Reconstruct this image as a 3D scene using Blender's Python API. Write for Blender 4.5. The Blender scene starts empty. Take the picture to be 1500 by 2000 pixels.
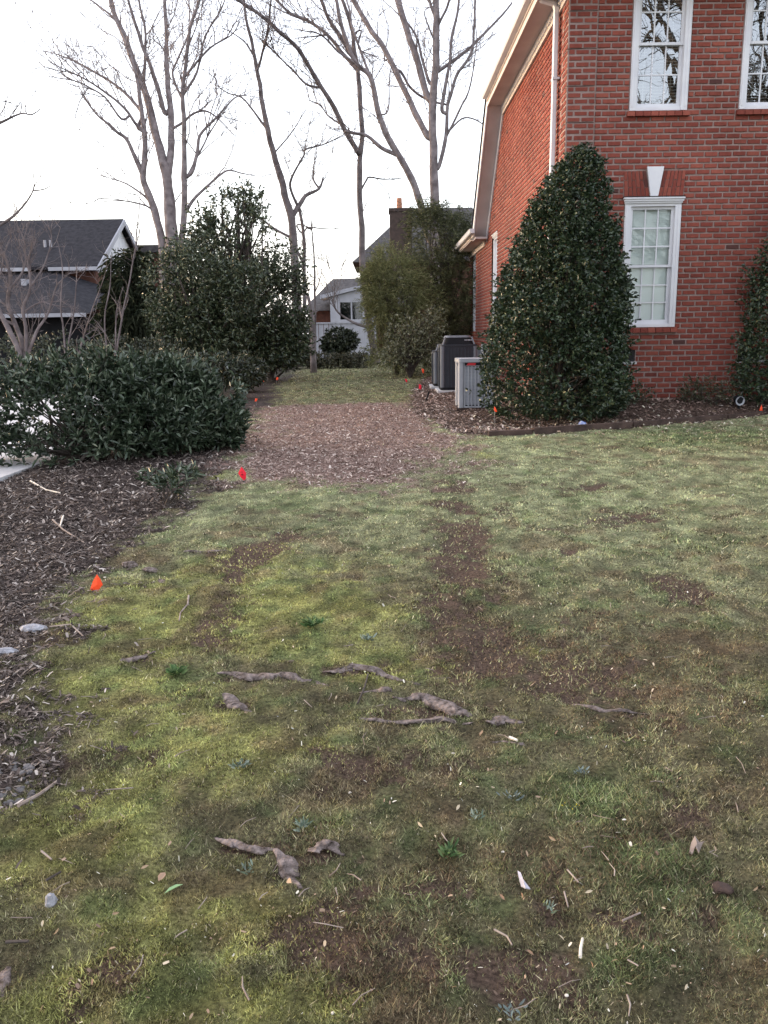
import bpy, math, random
import numpy as np
from mathutils import Matrix, Vector

# ------------------------------------------------------------------ camera, light, exposure
S = bpy.context.scene
COL = S.collection
R = math.radians
F = 1618.0                       # focal length in pixels of the 1500x2000 picture
EYE = Vector((0.0, 0.0, 1.55))
PITCH, ROLL = R(12.27), 0.015
_U0 = Vector((0, math.sin(PITCH), math.cos(PITCH)))
FWD = Vector((0, math.cos(PITCH), -math.sin(PITCH)))
CR = Vector((1, 0, 0)) * math.cos(ROLL) - _U0 * math.sin(ROLL)
CU = Vector((1, 0, 0)) * math.sin(ROLL) + _U0 * math.cos(ROLL)
cam_d = bpy.data.cameras.new("camera")
cam_d.lens = F / 2000 * 36
cam_d.sensor_width = 36
cam_d.sensor_fit = 'AUTO'
cam_d.clip_start, cam_d.clip_end = 0.05, 3000
cam = bpy.data.objects.new("camera", cam_d)
COL.objects.link(cam)
cam.matrix_world = Matrix(((CR.x, CU.x, -FWD.x, EYE.x), (CR.y, CU.y, -FWD.y, EYE.y),
                           (CR.z, CU.z, -FWD.z, EYE.z), (0, 0, 0, 1)))
S.camera = cam

SUN_AZ = Vector((-0.93, 0.36, 0)).normalized()      # towards the low sun: left, a little ahead
SUN_EL = R(7.0)
W = bpy.data.worlds.new("World")
S.world = W
W.use_nodes = True
wn = W.node_tree.nodes
bg = wn["Background"]
sky = wn.new("ShaderNodeTexSky")
sky.sky_type = 'NISHITA'
sky.sun_disc = False
sky.sun_elevation = SUN_EL
sky.sun_rotation = math.atan2(SUN_AZ.x, SUN_AZ.y)
sky.air_density, sky.dust_density, sky.ozone_density = 1.0, 2.5, 1.0
W.node_tree.links.new(sky.outputs[0], bg.inputs[0])
bg.inputs[1].default_value = 0.15
hz = wn.new("ShaderNodeMix"); hz.data_type = "RGBA"; hz.inputs[0].default_value = 0.58     # thin even high cloud over the clear sky
hz.inputs[7].default_value = (3.3, 3.27, 3.6, 1)
W.node_tree.links.new(sky.outputs[0], hz.inputs[6]); W.node_tree.links.new(hz.outputs[2], bg.inputs[0])
sun_d = bpy.data.lights.new("sun", 'SUN')
sun_d.energy = 0.75
sun_d.angle = R(32)
sun_d.color = (1.0, 0.76, 0.57)
sun = bpy.data.objects.new("sun", sun_d)
COL.objects.link(sun)
_sd = Vector((SUN_AZ.x * math.cos(SUN_EL), SUN_AZ.y * math.cos(SUN_EL), math.sin(SUN_EL)))
sun.rotation_euler = _sd.to_track_quat('Z', 'Y').to_euler()
sun.location = (-20, 8, 12)
S.view_settings.view_transform = 'Standard'
S.view_settings.look = 'None'
S.view_settings.gamma = 1
S.view_settings.use_curve_mapping = False
S.view_settings.exposure = 2.32
S.cycles.max_bounces = 6
S.cycles.use_denoising = True
S.cycles.denoising_prefilter = 'ACCURATE'
S.cycles.transparent_max_bounces = 12

rng = np.random.default_rng(7)
random.seed(7)

# ------------------------------------------------------------------ noise and terrain
def _h(ix, iy, seed):
    n = (ix.astype(np.int64) * 374761393 + iy.astype(np.int64) * 668265263 + seed * 1442695041) & 0xffffffff
    n = ((n ^ (n >> 13)) * 1274126177) & 0xffffffff
    return ((n ^ (n >> 16)) & 0xffff) / 65535.0

def vnoise(x, y, seed=0):
    x = np.asarray(x, float); y = np.asarray(y, float)
    ix, iy = np.floor(x), np.floor(y)
    fx, fy = x - ix, y - iy
    fx = fx * fx * (3 - 2 * fx); fy = fy * fy * (3 - 2 * fy)
    a, b = _h(ix, iy, seed), _h(ix + 1, iy, seed)
    c, d = _h(ix, iy + 1, seed), _h(ix + 1, iy + 1, seed)
    return (a + (b - a) * fx) * (1 - fy) + (c + (d - c) * fx) * fy

def fbm(x, y, seed=0, oct=4):
    s, a, t = 0.0, 1.0, 0.0
    for k in range(oct):
        s = s + a * vnoise(x * 2 ** k, y * 2 ** k, seed + k * 17); t += a; a *= 0.5
    return s / t

def sstep(a, b, x):
    t = np.clip((np.asarray(x, float) - a) / (b - a), 0, 1)
    return t * t * (3 - 2 * t)

WX, WY = 2.72, 12.9              # left corner of the brick house

def ground_base(x, y):
    x = np.asarray(x, float); y = np.asarray(y, float)
    z = 0.30 * sstep(0.5, 12, y) + 0.25 * sstep(28, 60, y)
    z = z + 0.18 * sstep(11.2, 12.8, y) * sstep(1.9, 2.9, x) * (1 - sstep(13.0, 15.5, y))
    z = z - 0.10 * sstep(-3.0, -5.0, x) * sstep(5, 8, y)
    return z

def ground(x, y):
    x = np.asarray(x, float); y = np.asarray(y, float)
    z = ground_base(x, y)
    near = 1 - sstep(14, 30, y)
    z = z + (fbm(x * 0.9, y * 0.9, 3, 3) - 0.5) * 0.07 * near
    z = z + (fbm(x * 5.0, y * 5.0, 5, 3) - 0.5) * 0.034 * near
    z = z + (fbm(x * 13.0, y * 13.0, 15, 2) - 0.5) * 0.026 * (1 - sstep(5, 10, y))
    return z

def g1(x, y):
    return float(ground(np.array([x]), np.array([y]))[0])

def ray(px, py):
    return (FWD + CR * ((px - 750) / F) + CU * ((1000 - py) / F)).normalized()

def at(px, py, Y):               # the point of that pixel's ray at distance Y ahead
    d = ray(px, py)
    return EYE + d * (Y / d.y)

def onx(px, py, X):              # the same ray met with the plane x = X
    d = ray(px, py)
    return EYE + d * (X / d.x)

def gnd(px, py):                 # the same ray met with the ground
    d = ray(px, py)
    t = 1.5
    for _ in range(60):
        p = EYE + d * t
        h = p.z - float(ground_base(p.x, p.y))
        if h < 0.003: break
        t += max(h / max(-d.z, 0.03) * 0.6, 0.002)
        if t > 90: break
    p = EYE + d * t
    return Vector((p.x, p.y, g1(p.x, p.y)))

def project(x, y, z):
    dx, dy, dz = x - EYE.x, y - EYE.y, z - EYE.z
    zc = dx * FWD.x + dy * FWD.y + dz * FWD.z
    u = (dx * CR.x + dy * CR.y + dz * CR.z) / zc * F + 750
    v = 1000 - (dx * CU.x + dy * CU.y + dz * CU.z) / zc * F
    return u, v, zc

# ------------------------------------------------------------------ mesh helpers
def np_mesh(name, V, faces, col=None):
    """V: (n,3); faces: list of integer arrays (k, 3 or 4); col: (n,3) colours per vertex"""
    me = bpy.data.meshes.new(name)
    V = np.ascontiguousarray(V, dtype=np.float32)
    me.vertices.add(len(V)); me.vertices.foreach_set("co", V.ravel())
    loops = np.concatenate([f.ravel() for f in faces]).astype(np.int32)
    sizes = np.concatenate([np.full(len(f), f.shape[1], np.int32) for f in faces])
    starts = np.concatenate([[0], np.cumsum(sizes)[:-1]]).astype(np.int32)
    me.loops.add(len(loops)); me.loops.foreach_set("vertex_index", loops)
    me.polygons.add(len(sizes)); me.polygons.foreach_set("loop_start", starts)
    me.update(calc_edges=True)
    if col is not None:
        a = me.color_attributes.new("tint", 'FLOAT_COLOR', 'POINT')
        c = np.ones((len(V), 4), np.float32); c[:, :3] = col
        a.data.foreach_set("color", c.ravel())
    return me

class MB:
    def __init__(s): s.v = []; s.f = []
    def add(s, vs, fs):
        o = len(s.v); s.v += [tuple(v) for v in vs]; s.f += [tuple(i + o for i in f) for f in fs]
    def box(s, a, b):
        (x0, y0, z0), (x1, y1, z1) = a, b
        s.add([(x0, y0, z0), (x1, y0, z0), (x1, y1, z0), (x0, y1, z0), (x0, y0, z1), (x1, y0, z1), (x1, y1, z1), (x0, y1, z1)],
              [(0, 3, 2, 1), (4, 5, 6, 7), (0, 1, 5, 4), (1, 2, 6, 5), (2, 3, 7, 6), (3, 0, 4, 7)])
    def rbox(s, a, b, c=0.03, n=3):      # box with rounded vertical edges
        (x0, y0, z0), (x1, y1, z1) = a, b
        ring = []
        for cx, cy, st in ((x1 - c, y1 - c, 0), (x0 + c, y1 - c, 90), (x0 + c, y0 + c, 180), (x1 - c, y0 + c, 270)):
            for k in range(n + 1):
                t = R(st + 90 * k / n); ring.append((cx + c * math.cos(t), cy + c * math.sin(t)))
        s.prism(ring, z0, z1)
    def prism(s, ring, z0, z1, top=None):
        n = len(ring); top = top or ring
        s.add([(x, y, z0) for x, y in ring] + [(x, y, z1) for x, y in top],
              [(i, (i + 1) % n, n + (i + 1) % n, n + i) for i in range(n)] + [tuple(range(n - 1, -1, -1)), tuple(range(n, 2 * n))])
    def poly(s, pts, off):               # a flat outline pushed along the vector off
        n = len(pts); off = Vector(off)
        s.add([Vector(p) for p in pts] + [Vector(p) + off for p in pts],
              [tuple(range(n)), tuple(range(2 * n - 1, n - 1, -1))] + [((i + 1) % n, i, n + i, n + (i + 1) % n) for i in range(n)])
    def quad(s, *p): s.add(p, [tuple(range(len(p)))])
    def tube(s, pts, rad, n=6, cap=True):
        pts = [Vector(p) for p in pts]
        if len(pts) < 2: return
        o = len(s.v); ref = None
        for i, p in enumerate(pts):
            d = (pts[min(i + 1, len(pts) - 1)] - pts[max(i - 1, 0)])
            if d.length < 1e-9: d = Vector((0, 0, 1))
            d.normalize()
            if ref is None:
                ref = d.cross(Vector((0.3, 0.9, 0.2)))
                if ref.length < 1e-3: ref = d.cross(Vector((1, 0, 0)))
            ref = (ref - d * ref.dot(d)).normalized(); b = d.cross(ref)
            r = rad[i] if hasattr(rad, '__len__') else rad
            for k in range(n):
                t = 2 * math.pi * k / n
                s.v.append(tuple(p + (ref * math.cos(t) + b * math.sin(t)) * r))
        for i in range(len(pts) - 1):
            for k in range(n):
                a, c = o + i * n + k, o + i * n + (k + 1) % n
                s.f.append((a, c, c + n, a + n))
        if cap:
            s.f.append(tuple(o + k for k in range(n - 1, -1, -1)))
            e = o + (len(pts) - 1) * n
            s.f.append(tuple(e + k for k in range(n)))
    def mesh(s, name, origin=(0, 0, 0)):
        me = bpy.data.meshes.new(name)
        ox, oy, oz = origin
        me.from_pydata([(x - ox, y - oy, z - oz) for x, y, z in s.v], [], s.f)
        me.update()
        return me

def wloc(o):
    p = Vector((0, 0, 0))
    while o: p = p + o.location; o = o.parent
    return p

def obj(name, data, mat, parent=None, origin=None, smooth=False):
    """links ONE mesh object; data is an MB in world coordinates, or a mesh in world coordinates"""
    org = Vector(origin) if origin is not None else Vector((0, 0, 0))
    if isinstance(data, MB):
        me = data.mesh(name, wloc(parent) + org if parent else org)
    else:
        me = data
        sh = wloc(parent) + org if parent else org
        if sh.length > 0: me.transform(Matrix.Translation(-sh))
    o = bpy.data.objects.new(name, me); COL.objects.link(o)
    o.location = org
    if parent: o.parent = parent
    if mat:
        me.materials.append(mat)
    if smooth: me.polygons.foreach_set("use_smooth", np.ones(len(me.polygons), dtype=bool))
    return o

def empty(name, loc):
    o = bpy.data.objects.new(name, None); COL.objects.link(o); o.location = loc
    o.empty_display_size = 0.2
    return o

def tag(o, label=None, cat=None, group=None, kind=None):
    if label: o["label"] = label
    if cat: o["category"] = cat
    if group: o["group"] = group
    if kind: o["kind"] = kind
    return o

def thing(name, loc, label, cat, group=None):
    return tag(empty(name, loc), label, cat, group)

# ------------------------------------------------------------------ materials
def new_mat(name, rough=0.8, spec=0.3):
    m = bpy.data.materials.new(name); m.use_nodes = True
    b = m.node_tree.nodes["Principled BSDF"]
    b.inputs["Roughness"].default_value = rough
    b.inputs["Specular IOR Level"].default_value = spec
    return m, m.node_tree.nodes, m.node_tree.links, b

def noisy(name, c1, c2, scale=8, rough=0.8, spec=0.3, bump=0.0, bscale=60, detail=5, metallic=0, c3=None):
    m, N, L, b = new_mat(name, rough, spec)
    tc = N.new("ShaderNodeTexCoord")
    n = N.new("ShaderNodeTexNoise"); n.inputs["Scale"].default_value = scale; n.inputs["Detail"].default_value = detail
    L.new(tc.outputs["Object"], n.inputs["Vector"])
    cr = N.new("ShaderNodeValToRGB")
    cr.color_ramp.elements[0].position = 0.3; cr.color_ramp.elements[1].position = 0.7
    cr.color_ramp.elements[0].color = (*c1, 1); cr.color_ramp.elements[1].color = (*c2, 1)
    if c3:
        e = cr.color_ramp.elements.new(0.85); e.color = (*c3, 1)
    L.new(n.outputs["Fac"], cr.inputs[0]); L.new(cr.outputs[0], b.inputs["Base Color"])
    b.inputs["Metallic"].default_value = metallic
    if bump:
        n2 = N.new("ShaderNodeTexNoise"); n2.inputs["Scale"].default_value = bscale; n2.inputs["Detail"].default_value = 4
        L.new(tc.outputs["Object"], n2.inputs["Vector"])
        bp = N.new("ShaderNodeBump"); bp.inputs["Strength"].default_value = bump; bp.inputs["Distance"].default_value = 0.02
        L.new(n2.outputs["Fac"], bp.inputs["Height"]); L.new(bp.outputs[0], b.inputs["Normal"])
    return m

def tinted(name, rough=0.7, spec=0.3, transl=0.0, noise=0.0, nscale=40, bump=0.0):
    """base colour from the mesh's own 'tint' colours (each leaf, blade or chip has one)"""
    m, N, L, b = new_mat(name, rough, spec)
    at_ = N.new("ShaderNodeAttribute"); at_.attribute_name = "tint"
    out = at_.outputs["Color"]
    if noise:
        tc = N.new("ShaderNodeTexCoord")
        n = N.new("ShaderNodeTexNoise"); n.inputs["Scale"].default_value = nscale; n.inputs["Detail"].default_value = 6
        n.inputs["Roughness"].default_value = 0.7
        L.new(tc.outputs["Object"], n.inputs["Vector"])
        mr = N.new("ShaderNodeMapRange"); mr.inputs[1].default_value = 0.36; mr.inputs[2].default_value = 0.66
        mr.inputs[3].default_value = 1 - noise; mr.inputs[4].default_value = 1 + noise
        L.new(n.outputs["Fac"], mr.inputs[0])
        mx = N.new("ShaderNodeVectorMath"); mx.operation = 'SCALE'
        L.new(out, mx.inputs[0]); L.new(mr.outputs[0], mx.inputs["Scale"])
        out = mx.outputs[0]
        if bump:
            bp = N.new("ShaderNodeBump"); bp.inputs["Strength"].default_value = bump; bp.inputs["Distance"].default_value = 0.02
            L.new(n.outputs["Fac"], bp.inputs["Height"]); L.new(bp.outputs[0], b.inputs["Normal"])
    L.new(out, b.inputs["Base Color"])
    if transl:
        t = N.new("ShaderNodeBsdfTranslucent"); L.new(out, t.inputs["Color"])
        ms = N.new("ShaderNodeMixShader"); ms.inputs[0].default_value = transl
        L.new(b.outputs[0], ms.inputs[1]); L.new(t.outputs[0], ms.inputs[2])
        L.new(ms.outputs[0], N["Material Output"].inputs[0])
    return m

def brick_mat(name, single):
    m, N, L, b = new_mat(name, 0.88, 0.2)
    if single:
        rn = N.new("ShaderNodeObjectInfo").outputs["Random"]
    else:
        rn = N.new("ShaderNodeNewGeometry").outputs["Random Per Island"]
    cr = N.new("ShaderNodeValToRGB"); e = cr.color_ramp.elements
    e[0].color = (0.21, 0.050, 0.037, 1); e[1].color = (0.34, 0.098, 0.069, 1)
    for p, c in ((0.012, (0.10, 0.05, 0.045, 1)), (0.025, (0.235, 0.058, 0.043, 1)), (0.35, (0.268, 0.069, 0.050, 1)), (0.7, (0.295, 0.079, 0.057, 1))):
        k = e.new(p); k.color = c
    L.new(rn, cr.inputs[0])
    tc = N.new("ShaderNodeTexCoord")
    geo = N.new("ShaderNodeNewGeometry")
    n = N.new("ShaderNodeTexNoise"); n.inputs["Scale"].default_value = 22; n.inputs["Detail"].default_value = 6; n.inputs["Roughness"].default_value = 0.7
    L.new(geo.outputs["Position"], n.inputs["Vector"])
    n1 = N.new("ShaderNodeTexNoise"); n1.inputs["Scale"].default_value = 0.9; n1.inputs["Detail"].default_value = 4
    L.new(geo.outputs["Position"], n1.inputs["Vector"])
    ad = N.new("ShaderNodeMath"); ad.operation = 'ADD'; L.new(n.outputs["Fac"], ad.inputs[0]); L.new(n1.outputs["Fac"], ad.inputs[1])
    mr = N.new("ShaderNodeMapRange"); mr.inputs[1].default_value = 0.65; mr.inputs[2].default_value = 1.35
    mr.inputs[3].default_value = 0.50; mr.inputs[4].default_value = 1.02
    L.new(ad.outputs[0], mr.inputs[0])
    mx = N.new("ShaderNodeVectorMath"); mx.operation = 'SCALE'
    L.new(cr.outputs[0], mx.inputs[0]); L.new(mr.outputs[0], mx.inputs["Scale"])
    L.new(mx.outputs[0], b.inputs["Base Color"])
    bp = N.new("ShaderNodeBump"); bp.inputs["Strength"].default_value = 0.5; bp.inputs["Distance"].default_value = 0.006
    L.new(n.outputs["Fac"], bp.inputs["Height"]); L.new(bp.outputs[0], b.inputs["Normal"])
    return m

def glass_mat(name, boost, ior=1.5):
    m, N, L, b = new_mat(name)
    N.remove(b)
    fr = N.new("ShaderNodeFresnel"); fr.inputs[0].default_value = ior
    ad = N.new("ShaderNodeMath"); ad.operation = 'ADD'; ad.inputs[1].default_value = boost; ad.use_clamp = True
    L.new(fr.outputs[0], ad.inputs[0])
    tr = N.new("ShaderNodeBsdfTransparent"); tr.inputs[0].default_value = (0.86, 0.92, 0.9, 1)
    gl = N.new("ShaderNodeBsdfGlossy"); gl.inputs["Roughness"].default_value = 0.0; gl.inputs[0].default_value = (0.95, 0.97, 1, 1)
    n = N.new("ShaderNodeTexNoise"); n.inputs["Scale"].default_value = 2.5
    geo = N.new("ShaderNodeNewGeometry"); L.new(geo.outputs["Position"], n.inputs["Vector"])
    bp = N.new("ShaderNodeBump"); bp.inputs["Strength"].default_value = 0.02; bp.inputs["Distance"].default_value = 0.02
    L.new(n.outputs["Fac"], bp.inputs["Height"]); L.new(bp.outputs[0], gl.inputs["Normal"])
    ms = N.new("ShaderNodeMixShader")
    L.new(ad.outputs[0], ms.inputs[0]); L.new(tr.outputs[0], ms.inputs[1]); L.new(gl.outputs[0], ms.inputs[2])
    L.new(ms.outputs[0], N["Material Output"].inputs[0])
    return m

M = dict(
    mortar=noisy("mortar", (0.22, 0.155, 0.138), (0.35, 0.262, 0.24), 5, 0.95, 0.1, 0.4, 120),
    brick1=brick_mat("brick_single", True), brickn=brick_mat("brick_mass", False),
    white=noisy("white_paint", (0.60, 0.60, 0.64), (0.70, 0.70, 0.72), 3, 0.45, 0.4),
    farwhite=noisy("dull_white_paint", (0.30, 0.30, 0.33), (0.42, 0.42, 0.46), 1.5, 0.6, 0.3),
    trim=noisy("cream_trim_paint", (0.50, 0.44, 0.42), (0.62, 0.55, 0.52), 2.5, 0.55, 0.3),
    soffit=noisy("soffit_paint", (0.42, 0.36, 0.35), (0.52, 0.46, 0.45), 1.5, 0.6, 0.25),
    shingle=noisy("roof_shingle", (0.014, 0.014, 0.018), (0.036, 0.035, 0.042), 6, 0.9, 0.15, 0.5, 40),
    slate=noisy("grey_shingle", (0.055, 0.05, 0.052), (0.10, 0.095, 0.095), 5, 0.9, 0.15, 0.5, 30),
    glass=glass_mat("window_glass", 0.26), glass2=glass_mat("window_glass_clear", 0.035, 1.3),
    blind=noisy("blind_slat", (0.72, 0.74, 0.74), (0.82, 0.83, 0.83), 2, 0.6, 0.3),
    dark=noisy("near_black", (0.012, 0.012, 0.014), (0.02, 0.02, 0.022), 3, 0.9, 0.1),  # near-black; carries the darkness of unlit rooms and of the wing's eaves
    black=noisy("black_metal", (0.008, 0.009, 0.011), (0.014, 0.014, 0.017), 5, 0.75, 0.15),
    ironvent=noisy("vent_grille", (0.02, 0.02, 0.02), (0.035, 0.034, 0.034), 9, 0.7, 0.3),
    concrete=noisy("concrete", (0.42, 0.41, 0.42), (0.56, 0.55, 0.55), 1.2, 0.85, 0.2, 0.15, 80),
    acdark=noisy("charcoal_metal", (0.017, 0.020, 0.029), (0.028, 0.032, 0.043), 4, 0.5, 0.4),
    accap=noisy("grey_metal", (0.10, 0.11, 0.13), (0.15, 0.16, 0.18), 4, 0.45, 0.5),
    aclight=noisy("pale_grey_metal", (0.27, 0.28, 0.31), (0.34, 0.355, 0.385), 4, 0.45, 0.5),
    red=noisy("red_badge", (0.45, 0.02, 0.03), (0.5, 0.03, 0.04), 9, 0.5, 0.4),
    bark=noisy("grey_bark", (0.085, 0.07, 0.07), (0.20, 0.172, 0.172), 4, 0.95, 0.1, 0.6, 18),
    barkpale=noisy("pale_bark", (0.12, 0.10, 0.10), (0.27, 0.232, 0.232), 5, 0.95, 0.1, 0.5, 16),
    barkdark=noisy("dark_bark", (0.045, 0.037, 0.033), (0.10, 0.085, 0.075), 6, 0.95, 0.1, 0.6, 22),
    root=noisy("root_bark", (0.05, 0.037, 0.031), (0.27, 0.22, 0.205), 38, 0.95, 0.12, 1.0, 60),
    twig=noisy("dry_twig", (0.16, 0.12, 0.10), (0.32, 0.27, 0.24), 18, 0.9, 0.15),
    timber=noisy("weathered_timber", (0.04, 0.028, 0.024), (0.09, 0.06, 0.05), 7, 0.9, 0.15, 0.5, 40),
    leaf=tinted("glossy_leaf", 0.38, 0.5, 0.05),
    leafsoft=tinted("soft_leaf", 0.7, 0.25, 0.2),
    blade=tinted("grass_blade", 0.75, 0.2, 0.15),
    chip=tinted("wood_chip", 0.85, 0.2),
    soil=tinted("soil_and_turf", 0.95, 0.1, 0, 0.62, 70, 1.0),
    chimneybrick=noisy("chimney_brick", (0.040, 0.030, 0.027), (0.08, 0.056, 0.048), 5, 0.9, 0.2),  # darker, greyer brick for the far chimney
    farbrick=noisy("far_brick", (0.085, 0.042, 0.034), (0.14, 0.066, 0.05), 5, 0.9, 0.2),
    orange=noisy("orange_vinyl", (0.85, 0.07, 0.02), (0.95, 0.10, 0.03), 6, 0.5, 0.3),
    redflag=noisy("red_vinyl", (0.72, 0.012, 0.035), (0.82, 0.02, 0.05), 6, 0.5, 0.3),
    ink=noisy("dark_ink", (0.09, 0.01, 0.015), (0.12, 0.015, 0.02), 6, 0.7, 0.2),
    wire=noisy("steel_wire", (0.2, 0.2, 0.2), (0.3, 0.3, 0.3), 6, 0.4, 0.5, metallic=0.6),
    blue=noisy("blue_plastic", (0.05, 0.10, 0.35), (0.45, 0.50, 0.65), 30, 0.4, 0.5),
    stone=noisy("grey_stone", (0.15, 0.15, 0.17), (0.40, 0.40, 0.43), 30, 0.8, 0.2, 0.5, 60),
    palewood=noisy("pale_bare_wood", (0.50, 0.45, 0.38), (0.72, 0.66, 0.58), 25, 0.8, 0.2),
    barkstrip=noisy("grey_bark_strip", (0.28, 0.27, 0.31), (0.42, 0.41, 0.46), 25, 0.85, 0.2),
)
# ------------------------------------------------------------------ what covers the ground where
def gpoly(pts): return np.array([[gnd(*p).x, gnd(*p).y] for p in pts])

def inside(poly, x, y):
    n = len(poly); r = np.zeros(x.shape, bool)
    for i in range(n):
        x0, y0 = poly[i]; x1, y1 = poly[(i + 1) % n]
        if y0 == y1: continue
        c = ((y0 > y) != (y1 > y)) & (x < (x1 - x0) * (y - y0) / (y1 - y0) + x0)
        r ^= c
    return r

def sdist(poly, x, y):               # distance to the outline, positive inside
    d = np.full(x.shape, 1e9)
    n = len(poly)
    for i in range(n):
        a, b = poly[i], poly[(i + 1) % n]
        ex, ey = b - a; L2 = ex * ex + ey * ey + 1e-12
        t = np.clip(((x - a[0]) * ex + (y - a[1]) * ey) / L2, 0, 1)
        d = np.minimum(d, np.hypot(x - a[0] - t * ex, y - a[1] - t * ey))
    return np.where(inside(poly, x, y), d, -d)

BED_L = np.concatenate([gpoly([(440, 925), (425, 955), (385, 985), (330, 1018), (262, 1062), (215, 1105), (172, 1150),
                               (128, 1185), (140, 1235), (130, 1270), (60, 1293), (36, 1325), (42, 1390), (58, 1450),
                               (78, 1500), (45, 1545), (0, 1580)]),
                        np.array([[-1.7, 1.9], [-4.0, 2.0], [-9, 6.0], [-9, 12], [-3.2, 22], [-2.9, 26], [-2.6, 26], [-2.55, 20], [-1.95, 15.5], [-1.75, 12.5]]),
                        gpoly([(488, 822), (470, 868)])])
PATH = gpoly([(505, 806), (520, 797), (600, 789), (700, 786), (790, 787), (838, 797), (872, 822), (900, 850), (912, 880),
              (885, 910), (820, 938), (740, 952), (650, 945), (580, 940), (500, 938), (440, 934), (455, 890), (480, 850)])
BED_R = np.concatenate([gpoly([(800, 800), (800, 765), (822, 742), (850, 728)]), np.array([[1.8, 27], [2.9, 27], [2.9, 13.2], [9, 13.2], [9, 11.2]]),
                        gpoly([(1500, 811), (1400, 820), (1280, 832), (1150, 843), (1050, 848), (960, 851), (905, 852), (862, 838), (825, 815)])])
DRIVE = np.array([[-3.7, 7.4], [-3.6, 10.2], [-5.2, 16], [-6.8, 23], [-16, 23], [-16, 6.0], [-6, 6.6]])

# blots of one kind of cover: centre and half-sizes as seen in the picture, laid on the ground in metres
def blots(rows):
    out = []
    for px, py, rx, ry, k in rows:
        c = gnd(px, py); a = gnd(px + rx, py); t = gnd(px, py - ry); b_ = gnd(px, py + ry)
        out.append((c.x, (t.y + b_.y) / 2, abs(a.x - c.x), abs(t.y - b_.y) / 2, k))
    return out

DIRT = blots([(500, 1319, 125, 9, .9), (690, 1304, 70, 9, .9), (860, 1375, 100, 18, 1), (465, 1370, 40, 16, .85), (500, 1645, 95, 14, 1), (562, 1685, 36, 36, 1), (640, 1652, 46, 14, 1), (266, 1283, 50, 12, .9), (985, 1402, 45, 9, .8), (390, 1080, 55, 6, .7), (885, 955, 50, 22, .75), (890, 990, 52, 24, .9), (900, 1050, 62, 50, 1.1), (900, 1110, 66, 60, 1.05), (895, 1190, 80, 60, 1.0), (930, 1260, 110, 56, .95), (640, 1000, 70, 12, .5), (560, 1040, 66, 18, .8), (500, 1075, 50, 22, .95), (455, 1110, 40, 26, .95), (430, 1190, 46, 46, .9), (415, 1250, 60, 34, .8), (900, 1030, 50, 22, 1), (905, 1070, 55, 34, 1), (905, 1120, 52, 34, .9), (880, 1175, 60, 38, .9), (880, 1235, 70, 44, .85),
              (950, 1290, 100, 46, .7), (1060, 1330, 120, 60, .55), (560, 1035, 60, 16, .6), (500, 1068, 50, 16, .8), (450, 1130, 32, 16, .9),
              (435, 1165, 32, 18, .9), (440, 1215, 40, 34, .85), (425, 1265, 60, 26, .6), (1330, 1148, 60, 26, .9), (1245, 1015, 70, 18, .6),
              (1160, 945, 90, 14, .7), (870, 942, 60, 12, .8), (960, 1000, 50, 14, .45), (1060, 1040, 90, 20, .3), (710, 1490, 100, 36, 1), (650, 1535, 60, 26, .9),
              (800, 1465, 60, 26, .6), (640, 1840, 150, 80, .6), (760, 1740, 170, 90, .6), (900, 1500, 120, 60, .35), (1350, 1590, 190, 80, .7),
              (1160, 1290, 180, 70, .6), (760, 1890, 150, 70, .7), (1000, 1900, 150, 70, .6), (610, 1660, 110, 46, .5), (170, 1485, 110, 22, .6), (1180, 1780, 160, 60, .55),
              (90, 1575, 60, 40, .5), (210, 1875, 90, 60, .65), (160, 1925, 70, 50, .5), (1400, 1740, 120, 70, .6), (1050, 1660, 100, 40, .45), (330, 1850, 60, 30, .4),
              (100, 1255, 60, 18, .9), (1000, 1420, 160, 40, .3), (1250, 1420, 120, 40, .45), (470, 1175, 40, 14, .4), (290, 1275, 50, 16, .5), (1440, 1330, 100, 60, .4), (560, 1290, 40, 12, .4)])
MOSS = blots([(300, 1230, 230, 100, 1), (570, 1215, 230, 90, .95), (240, 1340, 230, 70, .8), (690, 1290, 200, 50, .8), (450, 1125, 170, 60, .7),
              (430, 1440, 300, 130, .65), (150, 1630, 230, 130, .85), (330, 1800, 270, 150, .85), (200, 1960, 320, 110, .85), (560, 1960, 210, 80, .7),
              (640, 1570, 100, 50, .5), (1040, 1270, 50, 16, .6), (950, 1700, 160, 70, .3), (400, 930, 50, 22, .9), (945, 885, 40, 10, .7), (640, 1110, 150, 40, .5), (1280, 1660, 200, 80, .3), (1440, 1440, 80, 40, .4), (830, 770, 60, 14, .5)])
GREEN = blots([(350, 1316, 55, 16, 1), (600, 1232, 60, 20, .9), (1150, 1560, 230, 90, .8), (1300, 1700, 190, 100, .85), (880, 1665, 60, 34, .9),
               (960, 1450, 190, 40, .5), (950, 1110, 80, 60, .5), (1400, 858, 250, 26, .9), (840, 1050, 60, 60, .4), (380, 1360, 160, 60, .5), (640, 1010, 160, 40, .3),
               (650, 1580, 80, 30, .7), (1380, 1050, 160, 60, .4), (670, 745, 150, 24, .5), (300, 1570, 120, 40, .5), (1250, 1880, 180, 80, .5), (780, 1400, 120, 40, .5), (1090, 1200, 100, 40, .3)])

def blot_sum(bl, x, y):
    v = np.zeros(x.shape)
    for cx, cy, rx, ry, k in bl:
        q = ((x - cx) / rx) ** 2 + ((y - cy) / ry) ** 2
        v = np.maximum(v, k * np.exp(-q * 0.8))
    return v

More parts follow.
